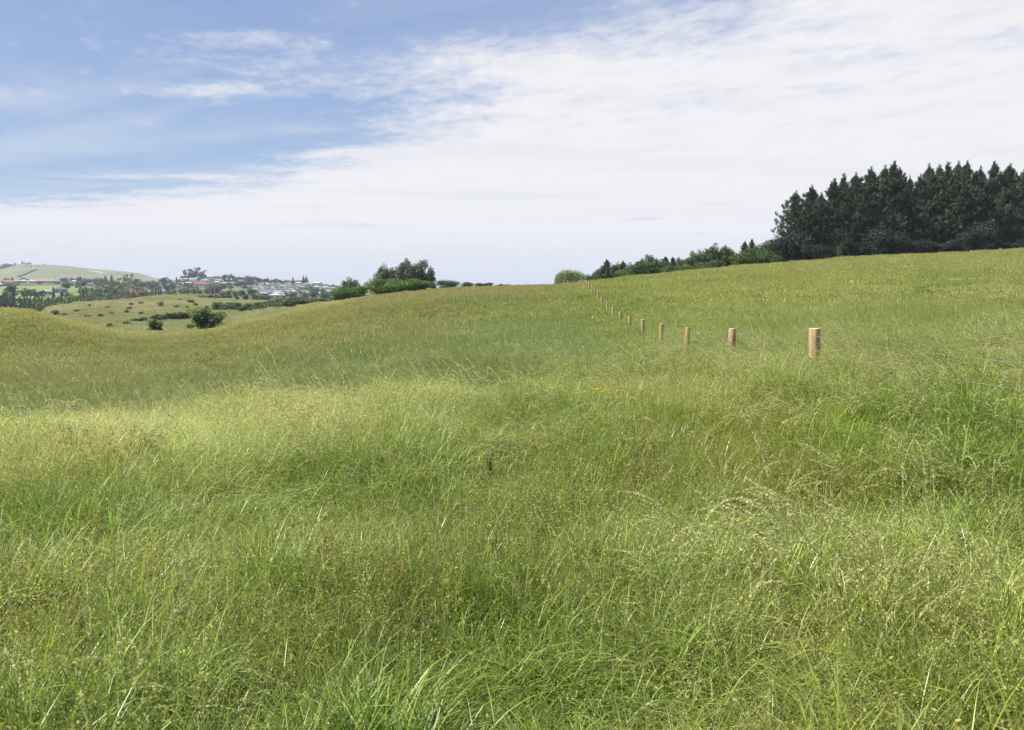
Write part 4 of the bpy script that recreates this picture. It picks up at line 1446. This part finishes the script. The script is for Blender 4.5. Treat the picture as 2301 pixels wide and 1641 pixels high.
named = [  # label, px, base, width, roof, wall, kw
    ('dark red roofed house at the left end of the street above the green field', 19, 637, 24, 'rust', 'brick', {}),
    ('pale roofed house right of the dark red roofed one', 37, 636, 13, 'pale', 'cream', {}),
    ('white roofed house left of its white roofed neighbour above the green field', 54, 636, 17, 'white', 'cream', {}),
    ('white roofed house with white garage left of the pink roof', 73, 636.5, 17, 'white', 'white', {}),
    ('pink tiled roof house behind a dark hedge above the green field', 96, 636, 22, 'pink', 'cream', {}),
    ('grey green roofed house at the right end of the street above the field', 122, 636.5, 26, 'green', 'cream', {}),
    ('small white house at the picture edge below the dark red roof', 2, 645, 8, 'white', 'white', {}),
    ('low dark roofed house below the dark red roof', 22, 640, 20, 'brown', 'cream', {}),
    ('white house with grey roof half hidden by the dark cypress', 106, 664, 16, 'pale', 'white', dict(y_lo=400)),
    ('long grey roofed house behind the dark cypress', 134, 658, 30, 'grey', 'cream', dict(y_lo=400)),
    ('white house between dark trees right of the field', 167, 637, 12, 'white', 'white', {}),
    ('pink roofed house below the bare red earth of the hill', 177, 632.5, 16, 'pink', 'cream', {}),
    ('small white flat shed right of the field trees', 202, 643, 12, 'white', 'white', dict(rh=.5)),
    ('white house behind two dark poplars left of the gum tree', 405, 636, 13, 'white', 'white', {}),
    ('cream roofed long house under the big gum tree', 416, 632, 16, 'sand', 'cream', {}),
    ('orange red roofed house left of the bright red roof', 405, 641, 11, 'rust', 'brick', {}),
    ('white walled house with dark roof low on the left of town', 399, 649, 18, 'dark grey', 'white', {}),
    ('large house with the bright red roof below the gum tree', 452, 644, 29, 'red', 'white', dict(rh=3.4)),
    ('white roofed house at the top of the hill right of the gum tree', 468, 626, 22, 'white', 'white', {}),
    ('pale topped house at the top right of the gum tree', 452, 628, 16, 'pale', 'cream', {}),
    ('grey roofed house at the skyline right of the white roof', 490, 627, 17, 'grey', 'cream', {}),
    ('pale grey roofed house just above the bright red roof', 461, 635, 20, 'pale', 'white', {}),
    ('grey roofed house two rows above the bright red roof', 470, 632, 18, 'grey', 'cream', {}),
    ('grey green roofed house right of the pale one above the red roof', 493, 635, 20, 'green', 'cream', {}),
    ('small white gabled house right of the bright red roof', 489, 639, 8, 'white', 'white', dict(hip=False)),
    ('long pale green roofed building above the dark hedge row', 511, 642, 33, 'green', 'white', {}),
    ('green roofed house among trees above the dark hedge', 533, 631, 16, 'green', 'cream', {}),
    ('pale house between trees near the yellow green tree', 552, 633, 12, 'pale', 'cream', {}),
    ('long low modern house with white walls on the open lawn', 560, 649, 36, 'brown', 'white', dict(rh=1.1, depth=9)),
    ('white garage right of the dark hedge', 575, 637.5, 6, 'white', 'white', dict(rh=.5)),
    ('grey and white house with the bright red roof in the suburb', 648, 642, 18, 'red', 'white', {}),
    ('small red roofed house low on the left of the suburb', 589, 656, 15, 'red', 'cream', {}),
    ('beige roofed house at the skyline left of the double conifer', 671, 641, 16, 'sand', 'cream', {}),
    ('pinkish house below the double conifer', 689, 643, 13, 'pale', 'terracotta', {}),
    ('large two storey white house with a mast on the skyline', 711, 645, 20, 'white', 'white', dict(storeys=2)),
    ('white house with balcony below the mast house', 712, 650, 17, 'pale', 'white', dict(storeys=1)),
    ('grey roofed white house right of the mast house', 731, 645, 16, 'grey', 'white', dict(storeys=1)),
    ('white walled house in front of the grey roofed one near the crest trees', 731, 651, 20, 'pale', 'white', {}),
    ('cream house at the skyline by the crest trees', 750, 646, 16, 'sand', 'cream', {}),
    ('white house half hidden by the crest trees', 748, 652, 12, 'pale', 'white', {}),
    ('pale roofed house low beside the crest trees', 742, 661, 18, 'pale', 'cream', {}),
    ('cream gabled house low in the suburb trees', 695, 664, 9, 'sand', 'cream', dict(hip=False)),
    ('terracotta walled house among the low suburb trees', 718, 665, 11, 'sand', 'terracotta', {}),
    ('long white building with pale roof at the foot of the suburb', 618, 672, 26, 'white', 'white', dict(rh=1.2, y_lo=480)),
    ('white wing right of the long white building', 636, 672, 10, 'pale', 'white', dict(rh=.8, y_lo=480)),
]
for lb, px, base, wd, rf, wl, kw in named:
    house(px, base, wd, rf, wl, label=lb, group='houses of the far suburb', **kw)
# barns in the valley
house(342.5, 662, 13, 'pale', 'white', y_lo=420, y_hi=800, name='shed', label='white round roofed shed between the brown trees and poplars', cat='shed', dome=True, depth=14, wh=1.6, rh=2.4)
house(363, 661, 13, 'grey', 'white', y_lo=420, y_hi=800, name='barn', label='tall grey gable roofed barn with white front beside the poplars', cat='barn', hip=False, depth=9, wh=1.8, rh=2.8)
# grey roofed suburb
LAND = {'the bright red roof in the suburb': (648, 640), 'the small red roof low in the suburb': (589, 654), 'the double conifer on the skyline': (686, 636), 'the long white building at the foot': (620, 669),
        'the long low modern house': (560, 646), 'the mast house': (711, 642), 'the bright red roof below the gum tree': (452, 641), 'the big gum tree': (437, 618), 'the white round roofed shed': (342, 659),
        'the big brown tree': (290, 655), 'the dark cypress': (119, 660), 'the street above the green field': (75, 634), 'the low white flat shed': (202, 642), 'the tall power pole': (182, 660),
        'the dark hedge row': (552, 639), 'the slim power pole': (482, 668), 'the yellow green tree': (570, 624), 'the thin poplar pair': (400, 630), 'the dark round tree at the hill foot': (369, 632)}
USED = {}


def auto_label(px, py, desc):
    best = min(LAND.items(), key=lambda kv: (kv[1][0] - px) ** 2 + ((kv[1][1] - py) * 1.6) ** 2)
    dx_, dy_ = px - best[1][0], py - best[1][1]
    rel = ('above' if dy_ < 0 else 'below') if abs(dy_) * 1.2 > abs(dx_) else ('left of' if dx_ < 0 else 'right of')
    k = (desc, rel, best[0])
    USED[k] = USED.get(k, 0) + 1
    n = USED[k]
    return ('%s %s %s' % (desc, rel, best[0])) if n == 1 else ('%s nearest %s %s %s' % (ORD[n - 1], desc, rel, best[0]))


sub = []
for row in range(10):
    y = 642.5 + row * 2.75
    xl = float(np.interp(y, [642, 648, 656, 668], [600, 580, 572, 590]))
    xr = float(np.interp(y, [642, 648, 656, 668], [686, 684, 674, 650]))
    x = xl + random.uniform(0, 6)
    while x < xr:
        if not any(abs(x - q[1]) < 9 and abs(y - q[2]) < 2.2 for q in named):
            sub.append((x, y + random.uniform(-.5, .5)))
        x += random.uniform(10.5, 15)
for x, y in [(424, 641), (437, 639), (478, 641), (500, 631), (515, 634), (542, 636), (598, 640), (585, 643), (631, 637), (657, 637), (720, 655), (733, 658), (706, 656), (388, 641), (380, 645), (412, 644), (470, 646), (620, 634), (645, 634), (700, 651)]:
    sub.append((x, y))
sub.sort(key=lambda s: min((v[0] - s[0]) ** 2 + ((v[1] - s[1]) * 1.6) ** 2 for v in LAND.values()))
for x, y in sub:
    rf = random.choice(['grey', 'grey', 'dark grey', 'dark grey', 'brown', 'grey', 'dark grey', 'green', 'pale'])
    wl = random.choice(['cream', 'brick', 'grey', 'white', 'brick'])
    house(x, y, random.uniform(10, 15), rf, wl, label=auto_label(x, y, rf + ' roofed house'), group='houses of the far suburb', hip=random.random() < .8)

# ------------------------------------------------------------------ far trees
ft = [  # kind, px, top, base, width  (base row on the ground, or depth when > 900 means metres by ('Y', v))
    ('bush_dark_far', 24, 640, 674, 27), ('tree_dull_far', 52, 648, 676, 26), ('tree_dull_far', 68, 650, 677, 26), ('conifer_dark_far', 119.5, 645, 680, 9.5), ('tree_mid_far', 149, 632, 657, 26), ('tree_mid_far', 182, 632, 656, 26),
    ('tree_dull_far', 189, 643, 670, 22), ('bush_dark_far', 138, 656, 672, 8), ('bush_dark_far', 150, 658, 674, 16), ('bush_dark_far', 92, 653, 668, 17), ('bush_dull_far', 80, 657, 672, 16),
    ('conifer_dark_far', 29, 623, 634, 9), ('bush_dull_far', 15, 624.5, 632, 15), ('bush_dark_far', 53, 624, 632, 12), ('bush_dark_far', 62, 627, 633, 9), ('conifer_dark_far', 126, 626, 634, 6), ('bush_purple_far', 142, 624.5, 635, 12),
    ('bush_purple_far', 151, 625, 635, 9), ('bush_dull_far', 163, 624, 636, 15), ('bush_purple_far', 179, 622, 634, 14), ('bush_dull_far', 193, 625, 638, 17), ('bush_dull_far', 203, 626, 638, 12),
    ('bush_dark_far', 40, 636, 641, 10), ('bush_dark_far', 8, 638, 643, 10), ('bush_dark_far', 90, 635, 638.5, 12), ('bush_dark_far', 128, 635, 638.5, 14),
    ('bush_dull_far', 218, 624, 642, 18), ('bush_mid_far', 229, 625, 644, 18), ('conifer_dark_far', 238, 620.5, 642, 15), ('conifer_dark_far', 252, 619, 642, 13), ('bush_dark_far', 270, 625, 631, 11), ('bush_dark_far', 281, 626, 634, 9),
    ('gum_dull', 212, 643, 684, 38), ('gum_dull', 234, 633, 668, 36), ('bush_dull_far', 250, 640, 676, 30), ('bush_mid_far', 262, 630, 660, 34), ('bush_mid_far', 272, 636, 664, 26), ('bush_mid_far', 200, 665, 688, 22), ('bush_green_far', 245, 657, 684, 17),
    ('gum_olive', 293, 616, 650, 26), ('gum_brown', 284, 638, 684, 46), ('gum_brown', 304, 645, 684, 44), ('gum_brown', 326, 645, 678, 42), ('bush_dark_far', 309, 627, 645, 16), ('bush_olive_far', 318, 631, 648, 18), ('bush_olive_far', 332, 631, 648, 20),
    ('bush_olive_far', 349, 630, 648, 22), ('bush_brown_far', 340, 636, 652, 18), ('bush_dark_far', 369, 623, 642, 19), ('bush_mid_far', 383, 627, 640, 11), ('bush_mid_far', 374, 638, 660, 20), ('bush_dull_far', 387, 634, 654, 16), ('bush_olive_far', 358, 640, 655, 16),
    ('poplar_dark_far', 350, 647, 665, 4.5), ('poplar_dark_far', 355.5, 646, 665, 4.5), ('poplar_dark_far', 361, 649, 664, 5), ('bush_dull_far', 222, 668, 688, 20), ('bush_dull_far', 262, 665, 684, 20), ('bush_dark_far', 184, 660, 680, 14), ('bush_dull_far', 170, 664, 684, 18),
    ('poplar_dark_far', 397, 622.5, 637, 4), ('poplar_dark_far', 404.5, 626, 637, 3.2), ('gum_dark', 424, 605, 633, 34), ('gum_dark', 449, 601, 632, 30),
    ('bush_dark_far', 506, 617, 632, 13), ('bush_dull_far', 518, 615.5, 632, 12), ('bush_dark_far', 525, 619, 632, 8), ('bush_dark_far', 534, 622, 633, 16), ('bush_dark_far', 546, 623, 633, 14), ('bush_mid_far', 562, 620, 637, 24), ('gorse_yellow', 571, 621, 630, 13),
    ('bush_dark_far', 582, 624, 637, 17), ('bush_dark_far', 599, 625.5, 640, 17), ('bush_mid_far', 616, 626.5, 641, 20), ('bush_dull_far', 628, 628, 640, 12), ('bush_dark_far', 645, 631, 639, 20), ('conifer_dark_far', 659, 624, 640, 10), ('bush_dark_far', 670, 630, 638, 16),
    ('conifer_dark_far', 682.5, 620.5, 640, 11), ('conifer_dark_far', 689, 621, 640, 11), ('bush_dark_far', 722, 635, 644, 5), ('bush_dark_far', 514, 628, 634, 14), ('bush_mid_far', 533, 634, 640, 12),
    ('bush_dark_far', 533, 634.5, 645, 11), ('bush_dark_far', 541, 634, 645, 12), ('bush_dark_far', 549, 634, 645, 12), ('bush_dark_far', 557, 634, 645, 12), ('bush_dark_far', 565, 635, 645, 12),
    ('bush_dark_far', 420, 636, 645, 13), ('bush_dull_far', 431, 637, 648, 13), ('bush_olive_far', 441, 643, 652, 12), ('bush_dull_far', 420, 645, 661, 20), ('bush_olive_far', 408, 649, 661, 18), ('bush_olive_far', 434, 648, 661, 18), ('bush_dull_far', 448, 650, 662, 16),
    ('bush_brown_far', 478, 640, 662, 28), ('bush_olive_far', 464, 649, 661, 16), ('bush_purple_far', 492, 642, 658, 13), ('bush_dark_far', 503, 640, 650, 14), ('bush_dull_far', 518, 642, 650, 14), ('bush_dull_far', 390, 650, 664, 15), ('bush_mid_far', 380, 655, 664, 14),
    ('bush_brown_far', 514, 651, 668, 15), ('bush_brown_far', 500, 655, 668, 14), ('tree_dull_far', 530, 653, 674, 18), ('tree_dull_far', 543, 652, 675, 16), ('bush_brown_far', 563, 648, 664, 19), ('bush_dark_far', 552, 662, 677, 13), ('bush_dark_far', 533, 668, 677, 9),
    ('bush_mid_far', 572, 660, 676, 18), ('bush_mid_far', 588, 663, 676, 18), ('bush_mid_far', 600, 664, 676, 14), ('bush_dark_far', 578, 671, 678, 14), ('bush_dark_far', 591, 672, 678, 12), ('bush_olive_far', 637, 655, 667, 16), ('bush_dark_far', 635, 665, 674, 6),
    ('bush_mid_far', 683, 660, 672, 20), ('bush_mid_far', 704, 652, 672, 22), ('bush_mid_far', 729, 655, 674, 24), ('bush_mid_far', 744, 658, 674, 18), ('bush_dull_far', 697, 641, 656, 20), ('bush_dull_far', 710, 646, 660, 14), ('bush_mid_far', 724, 648, 662, 10), ('bush_dull_far', 660, 655, 668, 14),
    ('bush_olive_far', 652, 649, 656, 9), ('bush_dark_far', 607, 652, 658, 8), ('bush_dark_far', 622, 648, 654, 7), ('bush_dark_far', 640, 645, 650, 8), ('bush_dark_far', 667, 649, 655, 8), ('bush_dull_far', 592, 658, 664, 12), ('bush_dark_far', 581, 648, 654, 8), ('bush_mid_far', 590, 640, 647, 18),
    ('bush_dark_far', 614, 660, 667, 8), ('bush_dark_far', 600, 646, 651, 7), ('bush_dark_far', 630, 656, 661, 7), ('bush_dark_far', 676, 655, 661, 9), ('bush_dark_far', 655, 660, 668, 10),
]
for i in range(24):      # bright young poplars filling the valley floor
    px = -6 + i * 7.6 + random.uniform(-2, 2)
    top = float(np.interp(px, [0, 26, 32, 45, 120, 160, 180], [656, 658, 670, 669, 668, 662, 672])) + random.uniform(-1.5, 3)
    ft.append((random.choice(['poplar_poplar_far', 'bush_green_far', 'poplar_poplar_far', 'poplar_mid_far']), px, top, 708, 15))
for i in range(14):      # dark scrub along the foot of the town
    ft.append((random.choice(['bush_dark_far', 'bush_dull_far', 'bush_olive_far']), 446 + i * 5.5, 662 + random.uniform(-1, 2) + i * .15, 670, 10))
for i in range(34):      # garden trees between the houses
    px = random.uniform(382, 755)
    b_ = random.uniform(636, 664) if px > 570 else random.uniform(634, 656)
    ft.append((random.choice(['bush_dark_far', 'bush_dull_far', 'bush_mid_far', 'tree_dull_far', 'bush_dark_far']), px, b_ - random.uniform(5, 9), b_, random.uniform(8, 13)))
W_DESC = {'bush_dark': 'dark green rounded tree', 'bush_dull': 'grey green bushy tree', 'bush_mid': 'mid green bushy tree', 'bush_green': 'bright green young tree', 'bush_olive': 'olive coloured bush', 'bush_brown': 'brownish bush',
          'bush_purple': 'dark purple leaved tree', 'tree_dull': 'grey green tree with open crown', 'tree_mid': 'mid green tree with open crown', 'conifer_dark': 'dark pointed conifer', 'poplar_dark': 'dark slim poplar',
          'poplar_poplar': 'bright green poplar', 'poplar_mid': 'mid green poplar', 'gum_dull': 'grey green gum tree', 'gum_olive': 'tall olive gum tree', 'gum_brown': 'brown leaved gum tree', 'gum_dark': 'huge dark gum tree', 'gorse_yellow': 'vivid yellow green tree'}
ft.sort(key=lambda s: min((v[0] - s[1]) ** 2 + (v[1] - (s[2] + s[3]) / 2) ** 2 for v in LAND.values()))
for k, px, top, base, wd in ft:
    kk = k.replace('_far', '')
    nm = {'bush': 'tree', 'tree': 'tree', 'conifer': 'conifer_tree', 'poplar': 'poplar_tree', 'gum': 'gum_tree', 'gorse': 'tree'}[k.split('_')[0]]
    plant_tree(nm, k, px, top, wd * 1.12, None, auto_label(px, (top + base) / 2, W_DESC[kk]), nm.replace('_', ' '), 'trees of the valley and town', base=base, y_lo=310, y_hi=1480, minh=1.5)

# ------------------------------------------------------------------ far hill
for i, (k, px, top, wd) in enumerate([('bush_dark_far', -3, 599, 10), ('bush_dark_far', 5, 598.5, 10), ('bush_dark_far', 12, 592.5, 11), ('bush_dark_far', 19, 592.5, 11), ('bush_dark_far', 26, 593.5, 10), ('bush_dark_far', 32, 596, 9), ('conifer_dark_far', 37, 590.5, 7), ('bush_dark_far', 41, 595, 6)]):
    plant_tree('pine_tree', k, px, top, wd * 1.2, 2330, 'dark tree on the far left shoulder of the hill, %s from the left' % ORD[i], 'tree', 'dark trees on the shoulder of the far hill')
for lb, k, px, top, wd in (('windswept pine on the very top of the far hill', 'gum_dark', 54.5, 587, 7), ('flat topped trees right of the windswept pine', 'gum_dark', 62, 590.5, 9), ('low dark trees beside the hilltop mast', 'gum_dark', 70, 589.5, 9),
                           ('low grey tree clump further along the hilltop', 'gum_dull', 102, 593.5, 9), ('tiny bush on the hilltop between the tree clumps', 'bush_dull_far', 86, 594.3, 4), ('tiny bush at the right end of the hilltop', 'bush_dull_far', 117, 596.5, 3)):
    plant_tree('tree', k, px, top, wd, 2290, lb, 'tree', 'trees on top of the far hill', minh=2)
for i, (px, base) in enumerate(((34, 602), (62, 599), (73, 601), (92, 599.5), (266, 615))):
    plant_tree('shrub', 'bush_dull_far', px, base - 1.6, 4, None, 'tiny shrub on the open slope of the far hill, %s from the left' % ORD[i], 'shrub', 'shrubs on the far hill', base=base, y_lo=1500, y_hi=2300, minh=2)
M_STEEL = plain('mast_steel', (.42, .43, .45), .6, .1, 1)
for i, (px, top, lb) in enumerate(((70.5, 585, 'thin radio mast above the hilltop trees'), (87.5, 589.5, 'short radio mast on the middle of the hilltop'), (105, 586.2, 'left one of two tall radio masts on the hilltop'), (109.7, 587.5, 'right one of two tall radio masts on the hilltop'))):
    Y = 2290
    q = at(px, top, Y)
    g = float(terrain(q[0], Y))
    o = empty('radio_mast', (q[0], Y, g))
    tag(o, lb, 'mast', 'radio masts on the far hill')
    h = q[2] - g
    b = MB()
    for s_ in ((-.5, -.5), (.5, -.5), (0, .5)):
        b.tube([(s_[0], s_[1], -1), (s_[0] * .4, s_[1] * .4, h)], .10, 4)
    nseg = 8
    for k in range(nseg):
        z0, z1 = h * k / nseg, h * (k + 1) / nseg
        b.tube([(-.5 * (1 - .6 * k / nseg), -.5, z0), (.5 * (1 - .6 * k / nseg), -.5, z1)], .06, 4)
    obj('lattice', b.mesh('lattice', M_STEEL), o)
    b = MB()
    b.box(-1.6, 1.6, -.2, .2, h * .88, h * .91)
    obj('antenna', b.mesh('antenna', M_STEEL), o)
o = empty('radio_mast', tuple(at(711, 637, 1010)[:2]) + (float(at(711, 637, 1010)[2]),))
tag(o, 'thin roof mast on the two storey white house', 'mast')
b = MB()
b.tube([(0, 0, -3), (0, 0, 4.2)], .12, 5)
obj('pole', b.mesh('pole', M_STEEL), o)
b = MB()
b.box(-.8, .8, -.1, .1, 2.2, 2.35)
obj('antenna', b.mesh('antenna', M_STEEL), o)
# white crop cover running down the hill
b = MB()
pts = []
for k in range(13):
    px = 203 + 31 * k / 12
    py = 607.6 + 5.6 * k / 12
    Y = hit(px, py + .6, 1600, 2290)
    q = at(px, HOR, Y)
    pts.append((q[0], Y, float(terrain(q[0], Y))))
for a_, e_ in zip(pts[:-1], pts[1:]):
    for s0_, s1_, z0_, z1_ in ((-1.5, -.9, -.8, .5), (-.9, 0, .5, .9), (0, .9, .9, .5), (.9, 1.5, .5, -.8)):
        b.add([(a_[0], a_[1] + s0_, a_[2] + z0_), (e_[0], e_[1] + s0_, e_[2] + z0_), (e_[0], e_[1] + s1_, e_[2] + z1_), (a_[0], a_[1] + s1_, a_[2] + z1_)], [(0, 1, 2, 3)])
tag(obj('crop_tunnel', b.mesh('crop_tunnel', ROOF['white'])), 'long white covered tunnel running down the ridge of the far hill', 'tunnel')
# hedge line up the hill
b = MB()
for k in range(40):
    f_ = k / 39
    px, py = 44 + 42 * f_, 622.8 - 17 * f_
    Y = hit(px, py, 1500, 2290)
    q = at(px, HOR, Y)
    g = float(terrain(q[0], Y))
    s_ = random.uniform(.5, 1.0)
    b.box(q[0] - s_ * 1.4, q[0] + s_ * 1.4, Y - 4 - s_, Y + 4 + s_, g - 1, g + s_ * .9)
tag(obj('field_hedge', b.mesh('field_hedge', LM['dull'])), 'thin dark hedge line climbing diagonally over the far hill', 'hedge')
# chimney smoke
M_SMOKE = bpy.data.materials.new('smoke')
M_SMOKE.use_nodes = True
t = NT(M_SMOKE.node_tree)
o_ = t.n('ShaderNodeOutputMaterial')
pv_ = t.n('ShaderNodeVolumePrincipled')
pv_.inputs['Color'].default_value = (.92, .92, .95, 1)
pv_.inputs['Density'].default_value = .016
t.l(pv_.outputs[0], o_.inputs['Volume'])
import bmesh
bm = bmesh.new()
for (px, py, rx, rz) in ((338, 631, 8, 5), (341, 626, 10, 6), (347, 627, 12, 5)):
    q = at(px, py, 1180)
    mtx = Matrix.Translation(Vector(q)) @ Matrix.Diagonal((rx, rx, rz, 1))
    bmesh.ops.create_icosphere(bm, subdivisions=3, radius=1.0, matrix=mtx)
me = bpy.data.meshes.new('smoke')
bm.to_mesh(me)
bm.free()
me.materials.append(M_SMOKE)
tag(obj('smoke', me), 'faint white smoke drifting at the foot of the far hill', kind='stuff')

# ------------------------------------------------------------------ weeds and flowers in the paddock
M_WEED = leaf_material('weed_leaf', (.10, .13, .015), (.20, .24, .04), .5, .3, .25)
M_WEEDD = leaf_material('thistle_leaf', (.045, .075, .025), (.09, .12, .05), .5, .4, .2)
M_PETAL = plain('yellow_petal', (.80, .55, .03), .6, .15, 30)


def weed(name, x, y, h, rad, leaf, n, m_, label, cat, group=None, flowers=0):
    z = float(terrain(x, y))
    o = empty(name, (x, y, z))
    tag(o, label, cat, group)
    Qs, st = [], MB()
    for k in range(n):
        a = random.uniform(0, 6.28)
        hh = h * random.uniform(.45, 1)
        rr = rad * random.uniform(.3, 1)
        st.tube([(0, 0, -.02), (rr * .5 * math.cos(a), rr * .5 * math.sin(a), hh * .6), (rr * math.cos(a), rr * math.sin(a), hh)], [.004, .003, .002], 4, False)
        d = Vector((math.cos(a), math.sin(a), random.uniform(-.1, .5))).normalized()
        sd = Vector((-math.sin(a), math.cos(a), random.uniform(-.4, .4))).normalized()
        p0 = Vector((rr * .7 * math.cos(a), rr * .7 * math.sin(a), hh * .85))
        L_ = leaf * random.uniform(.7, 1.2)
        w0 = 0
        for j, (f0, f1, wa, wb) in enumerate(((0, .35, .05, .20), (.35, .75, .20, .15), (.75, 1, .15, .01))):
            q0, q1 = p0 + d * L_ * f0 - Vector((0, 0, f0 * f0 * L_ * .3)), p0 + d * L_ * f1 - Vector((0, 0, f1 * f1 * L_ * .3))
            Qs.append([q0 - sd * L_ * wa, q0 + sd * L_ * wa, q1 + sd * L_ * wb, q1 - sd * L_ * wb])
    Qs = np.array([[tuple(v) for v in q] for q in Qs])
    vv = np.repeat(rng.random(n), 3)
    lf = quads('leaves', Qs, np.stack([vv, vv, vv], -1))
    lf.materials.append(m_)
    obj('leaves', lf, o)
    obj('stem', st.mesh('stem', m_), o)
    for k in range(flowers):
        a, q = random.uniform(0, 6.28), rad * random.uniform(.2, 1.2)
        c_ = MB()
        cx_, cy2, cz_ = q * math.cos(a), q * math.sin(a), h * random.uniform(.9, 1.1)
        vs = [(cx_, cy2, cz_)]
        for j in range(12):
            rr = .019 if j % 2 else .013
            vs.append((cx_ + rr * math.cos(j * .5236), cy2 + rr * math.sin(j * .5236), cz_ + .006))
        vs.append((cx_, cy2, cz_ - .012))
        c_.add(vs, [(0, j + 1, (j + 1) % 12 + 1) for j in range(12)] + [(13, (j + 1) % 12 + 1, j + 1) for j in range(12)])
        obj('flower', c_.mesh('flower', M_PETAL), o)
    return o


def on_ground(px, py):
    """where the sight line through a grass top pixel meets the sward"""
    a, b_ = (px - PW / 2) / F, (PH / 2 - py) / F
    d = np.array([a, cp + b_ * spn, -spn + b_ * cp])
    Y = np.exp(np.linspace(math.log(2), math.log(150), 900))
    k = Y / d[1]
    x = d[0] * k
    gap = EYE + d[2] * k - terrain(x, Y) - np.array([grass_h(v) for v in Y])
    i = np.nonzero(gap <= 0)[0]
    return (float(x[i[0]]), float(Y[i[0]])) if len(i) else (float(x[-1]), 120.0)


for nm, px, py, h, rad, lf, n, m_, lb, ct, fl in (
        ('broadleaf_weed', 158, 952, .62, .16, .17, 9, M_WEED, 'broad leaved green weed poking out of the straw coloured brow', 'weed', 0),
        ('broadleaf_weed', 292, 972, .62, .34, .18, 26, M_WEED, 'wide clump of broad leaved weeds on the left brow', 'weed', 0),
        ('broadleaf_weed', 232, 994, .6, .16, .13, 9, M_WEED, 'low pale weed just below the wide weed clump', 'weed', 0),
        ('broadleaf_weed', 1423, 958, .66, .2, .13, 16, M_WEED, 'leafy green weed in the grass below the fence', 'weed', 0),
        ('broadleaf_weed', 1455, 975, .62, .2, .12, 16, M_WEED, 'second leafy weed right of the one below the fence', 'weed', 0),
        ('dark_stalk', 1100, 990, .42, .03, .05, 14, M_WEEDD, 'single dark dock stalk standing in the middle of the grass', 'weed', 0),
        ('yellow_flower', 1333, 884, .58, .16, .06, 8, M_WEED, 'bright yellow flowers beyond the leafy weeds', 'flower', 9),
        ('yellow_flower', 1368, 880, .55, .10, .05, 6, M_WEED, 'few yellow flowers right of the bright yellow cluster', 'flower', 3),
        ('yellow_flower', 1240, 854, .5, .2, .06, 6, M_WEED, 'faint yellow flowers at the edge of the lush green strip', 'flower', 3),
        ('yellow_flower', 1154, 851, .5, .12, .06, 6, M_WEED, 'pair of yellow flowers left of the lush strip edge', 'flower', 2),
        ('yellow_flower', 2218, 630, .4, .3, .15, 8, M_WEED, 'lone yellow flower patch high on the right slope', 'flower', 10),
        ('yellow_flower', 2290, 660, .4, .3, .15, 8, M_WEED, 'yellow flowers at the right edge of the slope', 'flower', 8),
        ('thistle', 1438, 679, .6, .3, .22, 14, M_WEEDD, 'dark thistle on the slope right of the far fence posts', 'thistle', 0),
        ('thistle', 1649, 708, .6, .25, .2, 18, M_WEEDD, 'dark thistle above the fence midway up the slope', 'thistle', 0),
        ('thistle', 2073, 658, .7, .42, .28, 20, M_WEEDD, 'largest dark thistle high on the right slope', 'thistle', 0),
        ('thistle', 2111, 650, .55, .22, .2, 12, M_WEEDD, 'small thistle right of the largest one', 'thistle', 0),
        ('thistle', 1502, 680, .5, .25, .2, 10, M_WEEDD, 'faint thistle left of centre on the right slope', 'thistle', 0),
        ('thistle', 1310, 672, .55, .35, .25, 12, M_WEEDD, 'dark weed on the paddock just left of the fence', 'thistle', 0),
        ('thistle', 1697, 668, .5, .3, .2, 12, M_WEEDD, 'thin weed below the pines on the slope', 'thistle', 0)):
    x, y = on_ground(px, py)
    weed(nm, x, y, h * (.72 if y < 20 else 1), rad, lf * (.7 if y < 20 else 1), n, m_, lb, ct, 'weeds and flowers in the paddock', fl)

# ------------------------------------------------------------------ air
M_HAZE = bpy.data.materials.new('haze')
M_HAZE.use_nodes = True
t = NT(M_HAZE.node_tree)
o_ = t.n('ShaderNodeOutputMaterial')
pv_ = t.n('ShaderNodeVolumePrincipled')
pv_.inputs['Color'].default_value = (.80, .86, 1.0, 1)
pv_.inputs['Density'].default_value = .00015
pv_.inputs['Anisotropy'].default_value = 0.0
t.l(pv_.outputs[0], o_.inputs['Volume'])
b = MB()
b.box(-4300, 4300, -4300, 4300, -130, 130)
tag(obj('haze', b.mesh('haze', M_HAZE)), 'thin bluish summer haze over the far hills', kind='stuff')
